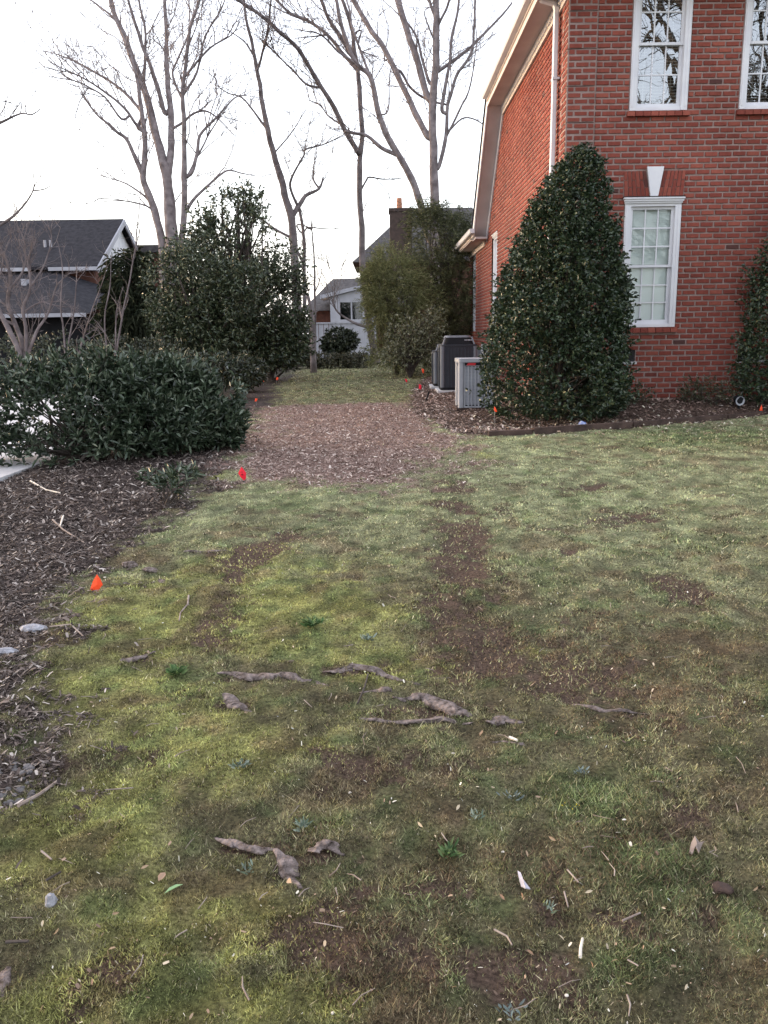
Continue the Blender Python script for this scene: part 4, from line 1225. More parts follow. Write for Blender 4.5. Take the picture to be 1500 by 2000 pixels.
# ---- bare trees: each limb traced, given its own distance and a drift towards or away from the viewer
class Tree:
    def __init__(s, name, px, py, Y, label, mat="bark", group="bare trees behind the yards"):
        s.Y = Y; b = at(px, py, Y); b.z = g1(b.x, b.y)
        s.t = thing(name, b, label, "tree", group); s.pts = []; s.mat = M[mat]; s.segs = []; s.first = True
    def limb(s, row, w0, w1, drift=None, root=False, n=7):
        """row: places in the picture from the thick end; w0, w1 widths in the picture there"""
        y = s.Y
        row = [tuple(r_) for r_ in row]
        if s.pts and not root:
            q = np.array([(a, b) for a, b, _ in s.pts]); dd = ((q - np.array(row[0])) ** 2).sum(1); i = np.argmin(dd); y = s.pts[i][2]
            if dd[i] < 26 ** 2 and dd[i] > 1:
                row = [(s.pts[i][0], s.pts[i][1])] + (row[1:] if dd[i] < 64 else row)
        # smooth the trace
        A = np.array(row, float); m = len(A)
        T = np.linspace(0, m - 1, (m - 1) * 4 + 1); out = []
        for t in T:
            i = min(int(t), m - 2); f_ = t - i
            p0, p1, p2, p3 = A[max(i - 1, 0)], A[i], A[i + 1], A[min(i + 2, m - 1)]
            out.append(.5 * ((2 * p1) + (-p0 + p2) * f_ + (2 * p0 - 5 * p1 + 4 * p2 - p3) * f_ ** 2 + (-p0 + 3 * p1 - 3 * p2 + p3) * f_ ** 3))
        A = np.array(out)
        L = np.concatenate([[0], np.cumsum(np.hypot(*np.diff(A, axis=0).T))]); 
        if drift is None: drift = 0.0 if s.first else rng.uniform(-.45, .45)
        P3, rad = [], []
        for k, (a, l) in enumerate(zip(A, L)):
            f_ = l / max(L[-1], 1)
            wob = (vnoise(np.array([l * .045]), np.array([s.Y + row[0][0]]), 3)[0] - .5) * 2.0
            yy = y + drift * l * y / F
            P3.append(at(a[0] + wob, a[1], yy)); s.pts.append((a[0], a[1], yy)); rad.append(max((w0 + (w1 - w0) * f_) / 2 * yy / F, .004) * (0.94 + .14 * rng.random()))
        if root:
            b = P3[0]; gzv = g1(b.x, b.y)
            if b.z > gzv - .05:
                P3 = [Vector((b.x, b.y, gzv - .1))] + P3; rad = [rad[0] * 1.18] + rad
        mb = MB(); mb.tube(P3, rad, n)
        obj("trunk" if s.first or root else "limb", mb, s.mat, s.t, smooth=True)
        s.first = False
        s.segs.append((P3, rad, L))
        return s
    def twigs(s, k, ln=1.0, thick=.008, depth=2, upb=.35, seglim=None):
        mb = MB()
        def grow(p, d, l, r, lev):
            n = 4 if lev > 0 else 3
            pts, q, dd = [p], p.copy(), d.copy()
            for _ in range(n):
                dd = (dd + Vector(rng.normal(size=3)) * .22 + Vector((0, 0, .07))).normalized(); q = q + dd * (l / n); pts.append(q.copy())
            mb.tube(pts, [r * (1 - .6 * i / n) for i in range(n + 1)], 3, False)
            if lev > 0:
                for _ in range(int(rng.integers(2, 5))):
                    i = int(rng.integers(1, n + 1)); e = (dd + Vector(rng.normal(size=3)) * .75 + Vector((0, 0, .15))).normalized()
                    grow(pts[i], e, l * rng.uniform(.35, .65), r * .6, lev - 1)
        segs = s.segs
        wts = np.array([sg[2][-1] * (0.15 if i == 0 else 1) for i, sg in enumerate(segs)]); wts = wts / wts.sum()
        for _ in range(k):
            P3, rad, L = segs[rng.choice(len(segs), p=wts)]
            f_ = rng.uniform(.3, 1.0); i = min(int(f_ * (len(P3) - 1)), len(P3) - 2)
            d = (P3[i + 1] - P3[i]).normalized()
            e = (d * 1.1 + Vector(rng.normal(size=3)) * .5 + Vector((0, 0, upb))).normalized()
            grow(P3[i], e, ln * rng.uniform(.5, 1.5), min(thick * rng.uniform(.9, 2.0), rad[i] * .85), depth)
        tag(obj("twigs", mb, s.mat, s.t), kind="stuff")

T1 = Tree("bare_tree", 336, 640, 29, "large pale bare tree with three spreading stems behind the left house gable", "barkpale")
T1.limb([(336, 650), (336, 500), (333, 430), (327, 350), (318, 318)], 36, 15, root=True, n=9)
T1.limb([(328, 352), (312, 290), (297, 235), (284, 180), (270, 145), (255, 105), (240, 65), (222, 22), (208, -30)], 17, 7)
T1.limb([(330, 350), (334, 290), (334, 240), (330, 190), (326, 140), (325, 80), (322, 0), (320, -30)], 14, 5)
T1.limb([(322, 560), (317, 480), (304, 420), (288, 374), (279, 345), (284, 295), (281, 250), (274, 204), (267, 149), (256, 110), (247, 70)], 18, 4)
T1.limb([(352, 480), (360, 420), (360, 347), (360, 277), (359, 225), (357, 173), (362, 132), (367, 87), (374, 45), (388, 5), (394, -25)], 13, 4)
T1.limb([(280, 346), (260, 298), (246, 270), (229, 258), (208, 239), (187, 222), (156, 180)], 9, 1.6)
T1.limb([(360, 350), (374, 336), (385, 302), (392, 263), (423, 229), (457, 192), (480, 186)], 8, 1.8)
T1.limb([(356, 420), (376, 392), (416, 354), (444, 333), (470, 338), (499, 344)], 7, 1.5)
T1.limb([(270, 250), (277, 222), (250, 187), (215, 159), (187, 142), (149, 121), (114, 107), (90, 100)], 7, 1.5)
T1.limb([(276, 262), (262, 238), (243, 211), (205, 180), (163, 153), (121, 133), (97, 120)], 6, 1.5)
T1.limb([(236, 232), (205, 190), (173, 170), (146, 158), (94, 149)], 4.5, 1.3)
T1.limb([(256, 110), (240, 66), (222, 35), (194, 12), (166, -6), (140, -12)], 6, 2)
T1.limb([(322, 220), (309, 173), (291, 122), (277, 87), (263, 42), (250, 0), (246, -25)], 9, 4)
T1.limb([(284, 170), (284, 69), (274, 17), (268, -20)], 6, 3)
T1.limb([(362, 150), (399, 104), (419, 87), (451, 69), (470, 42)], 5, 1.5)
T1.limb([(362, 182), (385, 139), (402, 69), (433, 17), (442, -10)], 5, 2)
T1.limb([(340, 258), (357, 239), (378, 222), (402, 217), (426, 232), (458, 265)], 5.5, 1.4)
T1.limb([(368, 347), (380, 318), (405, 268), (428, 230), (444, 210)], 4.5, 1.6)
T1.limb([(292, 395), (270, 374), (240, 356), (195, 342)], 4.5, 1.2)
T1.limb([(300, 420), (285, 402), (240, 392), (200, 394)], 4, 1.2)
T1.limb([(322, 130), (318, 95), (300, 75), (302, 50)], 3.5, 1.2)
T1.limb([(350, 200), (338, 150), (345, 120), (372, 60), (380, 20)], 5, 2)
T1.twigs(190, 1.7, .012, 2)
T2 = Tree("bare_tree", 580, 690, 32, "slim dark bare tree leaning left beside the tall open evergreen", "bark")
T2.limb([(580, 690), (578, 563), (574, 483), (569, 427), (557, 385), (550, 355), (534, 300), (523, 255), (514, 213), (508, 171), (502, 141), (493, 87), (483, 49), (474, -10)], 20, 4, root=True)
T2.limb([(573, 428), (586, 398), (597, 382), (623, 369), (632, 346)], 11, 3)
T2.limb([(584, 405), (567, 368), (571, 346), (593, 304), (597, 292), (635, 281), (673, 262)], 5.5, 1.5)
T2.limb([(620, 370), (612, 350), (612, 325), (620, 300)], 4, 1.2)
T2.limb([(569, 473), (543, 451), (517, 433), (498, 422)], 6, 2.5)
T2.limb([(521, 253), (495, 217), (472, 190), (445, 182), (425, 168)], 5, 1.5)
T2.limb([(504, 144), (512, 106), (521, 72), (529, 0), (533, -20)], 5, 3)
T2.limb([(500, 120), (480, 85), (455, 65), (435, 55)], 3.5, 1.2)
T2.limb([(534, 300), (560, 270), (585, 235), (598, 212)], 3, 1.2)
T2.limb([(594, 600), (594, 521), (595, 483), (590, 438), (585, 405)], 8, 5)
T2.limb([(594, 525), (586, 500), (575, 480)], 6, 5)
T2.twigs(80, 1.3, .010, 2)
T2c = Tree("bare_sapling", 615, 690, 34, "thin straight bare sapling in front of the low dark roof", "bark")
T2c.limb([(615, 690), (615, 571), (613, 510), (610, 457), (607, 430)], 6, 2, root=True)
T2c.limb([(615, 575), (622, 555), (628, 532)], 2.5, 1); T2c.limb([(613, 448), (600, 444), (640, 447), (662, 446)], 3, 1.2)
T2c.limb([(590, 455), (580, 440), (592, 440), (606, 446)], 3, 2)
T2c.twigs(14, .7, .008, 1)
T3 = Tree("bare_tree", 712, 700, 33, "tall straight bare tree with one trunk left of the far chimney", "bark")
T3.limb([(735, 705), (722, 640), (712, 560), (708, 506), (707, 455), (704, 420), (702, 361), (702, 315), (707, 266), (705, 220), (700, 152), (692, 95), (688, 57), (669, 0), (660, -25)], 14, 6, root=True)
T3.limb([(697, 306), (673, 255), (654, 213), (628, 171), (605, 133), (582, 95), (544, 61), (506, 27), (464, 0), (448, -12)], 10, 5)
T3.limb([(692, 118), (673, 84), (643, 38), (624, -8)], 8, 6)
T3.limb([(694, 135), (665, 99), (639, 68), (605, 42), (570, 28), (540, 0), (530, -15)], 7, 4)
T3.limb([(628, 171), (600, 165), (570, 135), (530, 95), (512, 78)], 4.5, 1.5)
T3.limb([(707, 372), (715, 352), (722, 346), (750, 350), (784, 348)], 4, 1.5)
T3.limb([(690, 70), (705, 60), (700, 95), (735, 110)], 3.5, 1.5)
T3.limb([(665, 240), (640, 225), (625, 205), (600, 195)], 3.5, 1.3)
T3.limb([(639, 70), (605, 72), (575, 75)], 3.5, 1.2)
T3.limb([(722, 640), (690, 630), (660, 610), (650, 590), (655, 570), (645, 560)], 6, 1.5)
T3.twigs(120, 1.3, .011, 2)
T4 = Tree("bare_tree", 850, 640, 30, "big bare tree with a sunset tinted trunk behind the feathery shrubs", "barkpale")
T4.limb([(850, 660), (850, 403), (848, 342), (846, 285), (844, 247), (844, 209), (848, 171), (852, 114), (852, 57), (852, -25)], 20, 11, root=True, n=9)
T4.limb([(840, 470), (821, 399), (806, 353), (779, 304), (753, 258), (738, 213), (730, 171), (719, 144), (696, 125), (673, 72), (655, -10)], 15, 6)
T4.limb([(837, 268), (817, 232), (795, 186), (772, 137), (749, 91), (726, 61), (703, 23), (684, -15)], 12, 8)
T4.limb([(836, 190), (817, 125), (795, 61), (776, 0), (768, -25)], 12, 10)
T4.limb([(840, 163), (825, 114), (810, 65), (783, 30)], 6, 3)
T4.limb([(857, 325), (871, 266), (874, 209), (882, 179), (893, 144), (912, 118), (924, 84), (928, 0), (930, -15)], 8, 3.5)
T4.limb([(868, 268), (897, 217), (920, 163), (931, 87)], 4.5, 1.8)
T4.limb([(859, 137), (886, 118), (920, 91), (973, 38), (1000, 6)], 7, 3)
T4.limb([(864, 215), (867, 182), (878, 125), (882, 76), (893, 23), (897, -15)], 7, 4)
T4.limb([(876, 262), (901, 232), (924, 232), (945, 243)], 4, 2)
T4.limb([(779, 140), (783, 141), (802, 171), (833, 194), (874, 205)], 5, 4)
T4.limb([(776, 304), (745, 289), (719, 266), (692, 260), (673, 256)], 8, 5)
T4.limb([(852, 60), (870, 20), (880, -10)], 5, 4)
T4.limb([(855, 40), (845, 20), (835, -10)], 6, 4)
T4.limb([(850, 90), (832, 40), (830, 20), (845, 12)], 3.5, 1.5)
T4.limb([(690, 125), (660, 100), (630, 70), (605, 60)], 5, 2)
T4.limb([(750, 115), (760, 60), (755, 40)], 3, 1.2)
T4.limb([(720, 150), (690, 60), (682, 20), (675, -10)], 5, 3)
T4.limb([(758, 215), (760, 150), (775, 100)], 3, 1.3)
T4.twigs(150, 1.4, .011, 2)
T0 = Tree("bare_tree", -90, 650, 26, "bare tree beyond the left edge reaching one branch into view", "bark")
T0.limb([(-90, 660), (-85, 450), (-80, 200), (-80, 0), (-75, -60)], 26, 14, root=True)
T0.limb([(-82, 330), (-40, 262), (0, 240), (40, 222), (62, 224), (80, 212)], 9, 1.5); T0.limb([(40, 222), (41, 200), (12, 235), (10, 195)], 2, 1)
T0.limb([(-84, 480), (-20, 450), (20, 428), (48, 398), (64, 372), (66, 338)], 8, 1.4); T0.limb([(64, 375), (84, 370), (104, 360)], 3, 1)
T0.twigs(16, .8, .009, 1)

# grey crape myrtle and bare whips behind the hedge
C1 = Tree("crape_myrtle", 45, 720, 19.5, "grey leafless crape myrtle with twisted stems at the left edge", "bark", None)
C1.limb([(40, 740), (38, 690), (20, 650), (-5, 600), (-30, 540)], 13, 6, root=True)
for row, a, b in (([(42, 735), (45, 680), (30, 635), (15, 590), (20, 540), (5, 490)], 12, 3), ([(50, 740), (52, 690), (50, 640), (45, 600), (60, 560), (55, 510), (70, 470)], 10, 2.5),
                  ([(48, 700), (70, 650), (95, 610), (110, 560), (140, 530)], 7, 1.5), ([(30, 640), (0, 620), (-20, 600)], 5, 2), ([(45, 610), (80, 590), (100, 595), (130, 600)], 4, 1.4),
                  ([(20, 560), (45, 530), (50, 490), (40, 450)], 4.5, 1.5), ([(15, 600), (-10, 570), (5, 520), (0, 470)], 4, 1.5), ([(58, 560), (85, 520), (100, 470), (95, 440)], 4, 1.4)):
    C1.limb(row, a, b)
C1.twigs(110, .62, .006, 2)
for px, lb, rows in ((130, "thin bare stems rising behind the middle laurel, the left clump", [[(128, 720), (126, 660), (118, 600), (122, 520), (112, 470)], [(132, 720), (136, 660), (146, 590), (150, 520)], [(150, 720), (162, 660), (185, 590), (205, 540)]]),
                     (215, "taller thin bare stems in front of the drooping evergreen", [[(215, 740), (208, 680), (205, 620), (214, 560), (218, 500)], [(222, 740), (232, 660), (244, 590), (262, 500), (268, 440), (276, 370)], [(218, 740), (225, 680), (228, 610), (240, 560)]])):
    Wp = Tree("bare_shrub", px, 735, 18, lb, "bark", "bare stems behind the hedge")
    for i, rw in enumerate(rows): Wp.limb(rw, 4.5, 1.4, root=(i == 0), n=5)
    Wp.twigs(16, .5, .006, 1)
Lp = Tree("bare_sapling", 612, 700, 27, "short pale trunk standing before the white fence", "barkpale", None)
Lp.limb([(612, 705), (611, 660), (608, 610), (600, 575)], 12, 6, root=True); Lp.twigs(5, .5, .01, 1)

# two bare trees behind the viewer: the windows mirror them
for i, (x, y, lb) in enumerate(((11.4, -8.0, "bare oak tree mirrored in the upper window nearest the corner"), (16.8, -9.0, "bare oak tree mirrored in the upper window at the right edge"))):
    b = Vector((x, y, g1(x, y)))
    t = thing("bare_tree", b, lb, "tree", "bare trees mirrored in the windows")
    mb, lm = MB(), MB()
    mb.tube([b - Vector((0, 0, .1)), b + Vector((.1, 0, 4)), b + Vector((-.1, .2, 10)), b + Vector((.3, .2, 18))], [.38, .30, .20, .06], 8)
    obj("trunk", mb, M["barkdark"], t, smooth=True)
    def grow2(p, d, l, r, lev):
        pts, q, dd = [p], p.copy(), d.copy()
        for _ in range(5):
            dd = (dd + Vector(rng.normal(size=3)) * .18 + Vector((0, 0, .05))).normalized(); q = q + dd * l / 5; pts.append(q.copy())
        lm.tube(pts, [r * (1 - .15 * k) for k in range(6)], 5 if lev > 1 else 3, False)
        if lev:
            for _ in range(5):
                k = int(rng.integers(1, 6)); grow2(pts[k], (dd + Vector(rng.normal(size=3)) * .6).normalized(), l * rng.uniform(.45, .7), r * .5, lev - 1)
    for k in range(18):
        h = rng.uniform(3.2, 17); a = rng.random() * 6.28
        grow2(b + Vector((0, .1, h)), Vector((math.cos(a), math.sin(a), .9)).normalized(), rng.uniform(3.0, 5.5), .12, 3)
    tag(obj("limbs", lm, M["barkdark"], t), kind="stuff")

# ------------------------------------------------------------------ the neighbouring houses
# left: gabled roof with a lower wing
def V3(x, y, z): return (x, y, z)
e_ = at(190, 525, 34); a_ = at(245, 433, 38)
gx_, ez, rz = e_.x, e_.z, a_.z
nb = thing("gabled_house", (gx_ - 4, 34, .5), "neighbouring brick house with dark roof and white gable at left", "house")
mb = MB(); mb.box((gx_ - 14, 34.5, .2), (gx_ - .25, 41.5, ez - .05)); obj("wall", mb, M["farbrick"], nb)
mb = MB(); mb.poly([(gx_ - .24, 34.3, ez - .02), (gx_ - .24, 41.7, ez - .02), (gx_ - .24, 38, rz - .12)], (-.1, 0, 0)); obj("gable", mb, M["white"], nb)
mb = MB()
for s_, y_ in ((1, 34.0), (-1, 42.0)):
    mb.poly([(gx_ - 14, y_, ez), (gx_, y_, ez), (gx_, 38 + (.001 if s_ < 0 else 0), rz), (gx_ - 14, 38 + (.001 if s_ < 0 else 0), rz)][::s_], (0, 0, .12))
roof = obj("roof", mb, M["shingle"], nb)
mb = MB()
for y_ in (34.0, 42.0):
    mb.poly([(gx_ + .005, y_, ez - .14), (gx_ + .005, 38, rz - .14), (gx_ + .005, 38, rz + .10), (gx_ + .005, y_, ez + .10)], (.06, 0, 0))
obj("rake_board", mb, M["farwhite"], nb)
gl = at(97, 532, 34); gr = at(218, 531, 34)
mb = MB(); mb.box((gl.x, 33.86, ez - .06), (gr.x, 33.99, ez + .08)); obj("gutter", mb, M["farwhite"], nb)
mb = MB(); mb.box((gx_ - 14, 33.86, ez - .06), (at(58, 540, 34).x, 33.99, ez + .08)); obj("gutter", mb, M["farwhite"], nb)
for px in (88, 99):
    v = at(px, 478, 35.6); mb = MB(); mb.tube([v - Vector((0, 0, .3)), v + Vector((0, 0, .18))], .055, 8); obj("vent_pipe", mb, M["farwhite"], nb)
lw0, lw1, lw2 = at(-60, 612, 30), at(167, 614, 30), at(110, 538, 34)
lz = lw1.z
mb = MB()
mb.add([(gx_ - 13, 30, lz), (lw1.x, 30, lz), (lw2.x, 34.2, ez - .05), (gx_ - 13, 34.2, ez - .05), (lw1.x + .4, 34.2, at(187, 577, 34).z)],
       [(0, 1, 2, 3), (1, 4, 2)])
obj("wing_roof", mb, M["shingle"], nb)
mb = MB(); mb.box((gx_ - 13, 29.86, lz - .08), (lw1.x + .02, 29.99, lz + .05)); mb.box((lw1.x + 1.2, 29.86, lz - .08), (lw1.x + 2.6, 29.99, lz + .0)); obj("gutter", mb, M["farwhite"], nb)
mb = MB(); mb.box((gx_ - 13, 30.5, .1), (lw1.x - .2, 34.4, lz - .05)); obj("wing_wall", mb, M["dark"], nb)  # brick wall coloured near-black: the shade under the eaves is painted in
sk = at(62, 556, 33); mb = MB(); mb.box((sk.x - .3, sk.y - .25, sk.z - .3), (sk.x - .1, sk.y + .2, sk.z + .2)); mb.box((sk.x, sk.y - .25, sk.z - .25), (sk.x + .12, sk.y + .2, sk.z + .1)); obj("roof_vent", mb, M["farwhite"], nb)
d0, d1 = at(262, 480, 40), at(318, 480, 40)
mb = MB(); mb.box((d0.x, 40, .3), (d1.x + .4, 43, d0.z - .32)); obj("rear_wing", mb, M["farbrick"], nb)
mb = MB(); mb.box((d0.x - .2, 39.7, d0.z - .32), (d1.x + .6, 43.2, d0.z + .0)); obj("flat_roof", mb, M["slate"], nb)
mb = MB(); f0, f1 = at(180, 640, 29), at(330, 640, 29); mb.box((f0.x, 28.8, .2), (f1.x, 28.9, at(250, 633, 29).z)); 
for k in range(9):
    xk = f0.x + (f1.x - f0.x) * k / 8; mb.box((xk - .06, 28.7, .2), (xk + .06, 28.8, at(250, 630, 29).z))
fen = obj("dark_fence", mb, M["black"], None, (f0.x, 28.8, .2)); tag(fen, "low dark fence in shadow behind the drooping evergreen", "fence")  # panel and posts are near-black all over

# centre: white walled house with a hip roof and a window
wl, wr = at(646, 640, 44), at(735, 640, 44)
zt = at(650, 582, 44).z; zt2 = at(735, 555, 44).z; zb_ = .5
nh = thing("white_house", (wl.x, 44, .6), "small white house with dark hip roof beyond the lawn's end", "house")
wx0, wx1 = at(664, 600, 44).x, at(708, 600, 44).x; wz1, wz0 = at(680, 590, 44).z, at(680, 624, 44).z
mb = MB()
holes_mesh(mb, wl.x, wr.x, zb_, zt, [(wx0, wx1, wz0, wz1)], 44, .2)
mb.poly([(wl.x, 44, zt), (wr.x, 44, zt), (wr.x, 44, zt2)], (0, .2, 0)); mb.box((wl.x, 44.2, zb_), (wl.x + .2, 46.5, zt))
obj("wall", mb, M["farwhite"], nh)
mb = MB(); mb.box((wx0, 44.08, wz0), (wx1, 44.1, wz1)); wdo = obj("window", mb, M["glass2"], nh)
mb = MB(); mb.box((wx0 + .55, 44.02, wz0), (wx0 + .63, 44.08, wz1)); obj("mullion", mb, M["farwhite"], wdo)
mb = MB(); mb.box((wx0, 44.5, wz0), (wx1, 44.52, wz1)); obj("dark_backing", mb, M["dark"], wdo)  # near-black sheet in place of the unlit room behind the glass
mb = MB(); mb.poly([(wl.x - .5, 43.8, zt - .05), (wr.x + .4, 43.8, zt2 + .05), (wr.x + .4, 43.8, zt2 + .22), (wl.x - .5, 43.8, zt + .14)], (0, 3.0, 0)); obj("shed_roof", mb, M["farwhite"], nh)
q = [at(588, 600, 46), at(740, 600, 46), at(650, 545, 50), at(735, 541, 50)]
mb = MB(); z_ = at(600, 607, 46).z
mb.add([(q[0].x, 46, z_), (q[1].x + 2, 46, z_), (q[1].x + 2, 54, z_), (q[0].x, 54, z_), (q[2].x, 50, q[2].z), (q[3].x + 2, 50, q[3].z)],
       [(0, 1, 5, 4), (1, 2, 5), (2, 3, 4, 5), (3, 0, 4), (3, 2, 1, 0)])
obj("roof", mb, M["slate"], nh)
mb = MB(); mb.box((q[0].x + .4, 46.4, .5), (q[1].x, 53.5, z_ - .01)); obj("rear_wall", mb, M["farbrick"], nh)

# white board fence in front of it
fl_, fr2 = at(612, 640, 39), at(722, 640, 39); fz1, fz0 = at(660, 631, 39).z, at(660, 694, 39).z
ft = thing("white_fence", (fl_.x, 39, fz0), "white upright board fence in front of the white house", "fence")
nbd = 11
for k in range(nbd):
    a = fl_.x + (fr2.x - fl_.x) * k / nbd; b_ = fl_.x + (fr2.x - fl_.x) * (k + 1) / nbd
    mb = MB(); mb.box((a + .012, 39 + .012 * (k % 2), fz0 - .4), (b_ - .012, 39.03 + .012 * (k % 2), fz1 - .02 + .01 * (k % 3))); obj("board", mb, M["farwhite"], ft)
mb = MB(); mb.box((fl_.x, 38.95, fz1 - .02), (fr2.x, 39.08, fz1 + .04)); obj("top_rail", mb, M["farwhite"], ft)

# right: taller house with a chimney
rl = thing("brick_house", (at(760, 600, 55).x, 55, .6), "far brick house with tall chimney rising behind the feathery shrubs", "house")
zr1 = at(860, 406, 60).z; ze_ = at(690, 512, 55).z
rx0, rx1 = at(688, 512, 55).x, at(1010, 512, 55).x
k0, k1 = at(800, 406, 60).x, at(922, 406, 60).x
mb = MB()
mb.add([(rx0, 55, ze_), (rx1, 55, ze_), (rx1, 65, ze_), (rx0, 65, ze_), (k0, 60, zr1), (k1, 60, zr1)], [(0, 1, 5, 4), (1, 2, 5), (2, 3, 4, 5), (3, 0, 4), (3, 2, 1, 0)])
obj("roof", mb, M["slate"], rl)
mb = MB(); mb.box((rx0 + .5, 55.5, .4), (rx1 - .5, 64.5, ze_ - .01)); obj("wall", mb, M["farbrick"], rl)
c0, c1 = at(762, 500, 54), at(804, 500, 54); cz = at(780, 408, 54).z
mb = MB(); mb.box((c0.x, 53.6, .4), (c1.x, 54.9, cz - .2)); mb.box((c0.x - .06, 53.54, cz - .2), (c1.x + .06, 54.96, cz)); ch_ = obj("chimney", mb, M["chimneybrick"], rl)
cp = at(780, 405, 54.2); mb = MB(); mb.tube([(cp.x, 54.2, cz), (cp.x, 54.2, at(780, 387, 54.2).z)], [.19, .16], 10); obj("chimney_pot", mb, M["orange"] if False else noisy("terracotta", (.30, .13, .08), (.4, .18, .1), 6), ch_)
# distant wood closing the horizon
dw = []
for k in range(46):
    x = -90 + k * 4 + rng.uniform(-1, 1); y = 84 + rng.uniform(-4, 4); dw.append((x, y, 1.2, 3.0, 2.5, 1.6 + rng.random() * 1.1))
P, d = ellip_pts(dw, 5200, .3, .4, 1.5)
tag(obj("distant_wood", crown_mesh("distant_wood", [shoots(P, d, 4, .7, .35, [(0.05, 0.045, 0.035), (0.07, 0.055, 0.04), (0.04, 0.045, 0.03)], None, 1.0, .1, .4)]), M["leafsoft"]), "dark mass of distant trees along the horizon", "trees", kind="stuff")
# ------------------------------------------------------------------ condensers beside the house
def condenser_dark(px0, px1, ptop, pbase, label, front_text):
    b = gnd((px0 + px1) / 2, pbase); Y = b.y
    x0, x1 = at(px0, pbase, Y).x, at(px1, pbase, Y).x; w = x1 - x0
    z0 = at(px0, pbase - 4, Y).z; z1 = at(px0, ptop, Y).z; H = z1 - z0
    t = thing("air_conditioner", (x0 + w / 2, Y + w / 2, b.z), label, "air conditioner", "charcoal condensers beside the house")
    pm = MB(); pm.box((x0 - .06, Y - .06, b.z - .06), (x1 + .06, Y + w + .06, z0 - .005)); obj("concrete_pad", pm, M["concrete"], t)
    m_ = MB(); m_.rbox((x0 + .012, Y + .012, z0 - .004), (x1 - .012, Y + w - .012, z0 + .05), .07, 4); obj("base_pan", m_, M["black"], t)
    zb1 = z0 + H * .80
    m_ = MB(); m_.rbox((x0 + .02, Y + .02, z0 + .05), (x1 - .02, Y + w - .02, zb1 - .001), .09, 5); body = obj("body", m_, M["acdark"], t)
    m_ = MB()
    for k in range(9):
        xk = x0 + .10 + (w - .2) * k / 8; m_.box((xk - .008, Y + .004, z0 + .06), (xk + .008, Y + .0185, zb1 - .03))
        yk = Y + .10 + (w - .2) * k / 8; m_.box((x0 + .004, yk - .008, z0 + .06), (x0 + .0185, yk + .008, zb1 - .03))
    tag(obj("louver_ribs", m_, M["acdark"], t), kind="stuff")
    m_ = MB()
    for cx, cy in ((x0, Y), (x1 - .09, Y), (x0, Y + w - .09), (x1 - .09, Y + w - .09)): m_.rbox((cx, cy, z0 + .052), (cx + .09, cy + .09, zb1 - .002), .035, 3)
    tag(obj("corner_posts", m_, M["accap"], t), kind="stuff")
    m_ = MB(); m_.rbox((x0 + .0, Y + .0, zb1), (x1 - .0, Y + w - .0, zb1 + .035), .09, 5); obj("top_rim", m_, M["acdark"], t)
    m_ = MB()
    n = 6
    def ring(i): 
        a, c_ = x0 + .03 + i, .10
        out = []
        for cx, cy, s_ in ((x1 - .03 - i - c_, Y + w - .03 - i - c_, 0), (x0 + .03 + i + c_, Y + w - .03 - i - c_, 90), (x0 + .03 + i + c_, Y + .03 + i + c_, 180), (x1 - .03 - i - c_, Y + .03 + i + c_, 270)):
            for k in range(5): out.append((cx + c_ * math.cos(R(s_ + 22.5 * k)), cy + c_ * math.sin(R(s_ + 22.5 * k))))
        return out
    m_.prism(ring(.03), zb1 + .036, z1 - .05, ring(.085)); obj("fan_shroud", m_, M["black"], t)
    m_ = MB(); m_.prism(ring(.075), z1 - .049, z1 - .01, ring(.10)); obj("top_cap", m_, M["accap"], t)
    for cx in (x0 + .06, x1 - .06):
        s_ = 1 if cx < x0 + w / 2 else -1
        m_ = MB(); m_.tube([(cx, Y + .045, zb1 + .03), (cx + s_ * .05, Y + .10, z1 - .04)], .018, 5); obj("cap_strut", m_, M["accap"], t)
    if front_text:
        m_ = MB()
        for k in range(5): m_.box((x1 - .26 + k * .032, Y + .070, z1 - .115), (x1 - .26 + k * .032 + .022, Y + .085, z1 - .088))
        tag(obj("lettering", m_, M["aclight"], t), kind="stuff")
    return t
condenser_dark(860, 932, 655, 766, "charcoal air conditioner with raised black top beside the pale grey one", True)
condenser_dark(847, 912, 672, 758, "shorter charcoal air conditioner half hidden behind the taller one", False)
b = gnd(918, 802); Y = b.y; x0, x1 = at(895, 800, Y).x, at(966, 800, Y).x; w = x1 - x0
z0, z1 = at(895, 797, Y).z, at(895, 701, Y).z
ac = thing("air_conditioner", (x0 + w / 2, Y + w / 2, b.z), "pale grey louvered air conditioner with black badge beside the tall holly", "air conditioner")
m_ = MB(); m_.box((x0 - .03, Y - .03, b.z - .08), (x1 + .03, Y + w + .03, z0 + .0)); obj("concrete_pad", m_, M["timber"], ac)
m_ = MB(); m_.rbox((x0 + .03, Y + .03, z0 + .001), (x1 - .03, Y + w - .03, z1 - .08), .03, 3); obj("coil", m_, M["black"], ac)
cp_w = .095
for cx, cy in ((x0, Y), (x1 - cp_w, Y), (x0, Y + w - cp_w), (x1 - cp_w, Y + w - cp_w)):
    m_ = MB(); m_.rbox((cx, cy, z0 + .002), (cx + cp_w, cy + cp_w, z1 - .055), .03, 3); obj("corner_post", m_, M["aclight"], ac)
npan = 7
for k in range(npan):
    a, c_ = x0 + cp_w + (w - 2 * cp_w) * k / npan, x0 + cp_w + (w - 2 * cp_w) * (k + 1) / npan
    m_ = MB()
    m_.box((a, Y + .006, z0 + .03), (a + .018, Y + .028, z1 - .12))
    zz = z0 + .05
    while zz < z1 - .13:
        m_.add([(a + .018, Y + .010, zz), (c_, Y + .010, zz), (c_, Y + .024, zz + .019), (a + .018, Y + .024, zz + .019)], [(0, 1, 2, 3)]); zz += .022
    obj("louver_panel", m_, M["aclight"], ac)
m_ = MB()
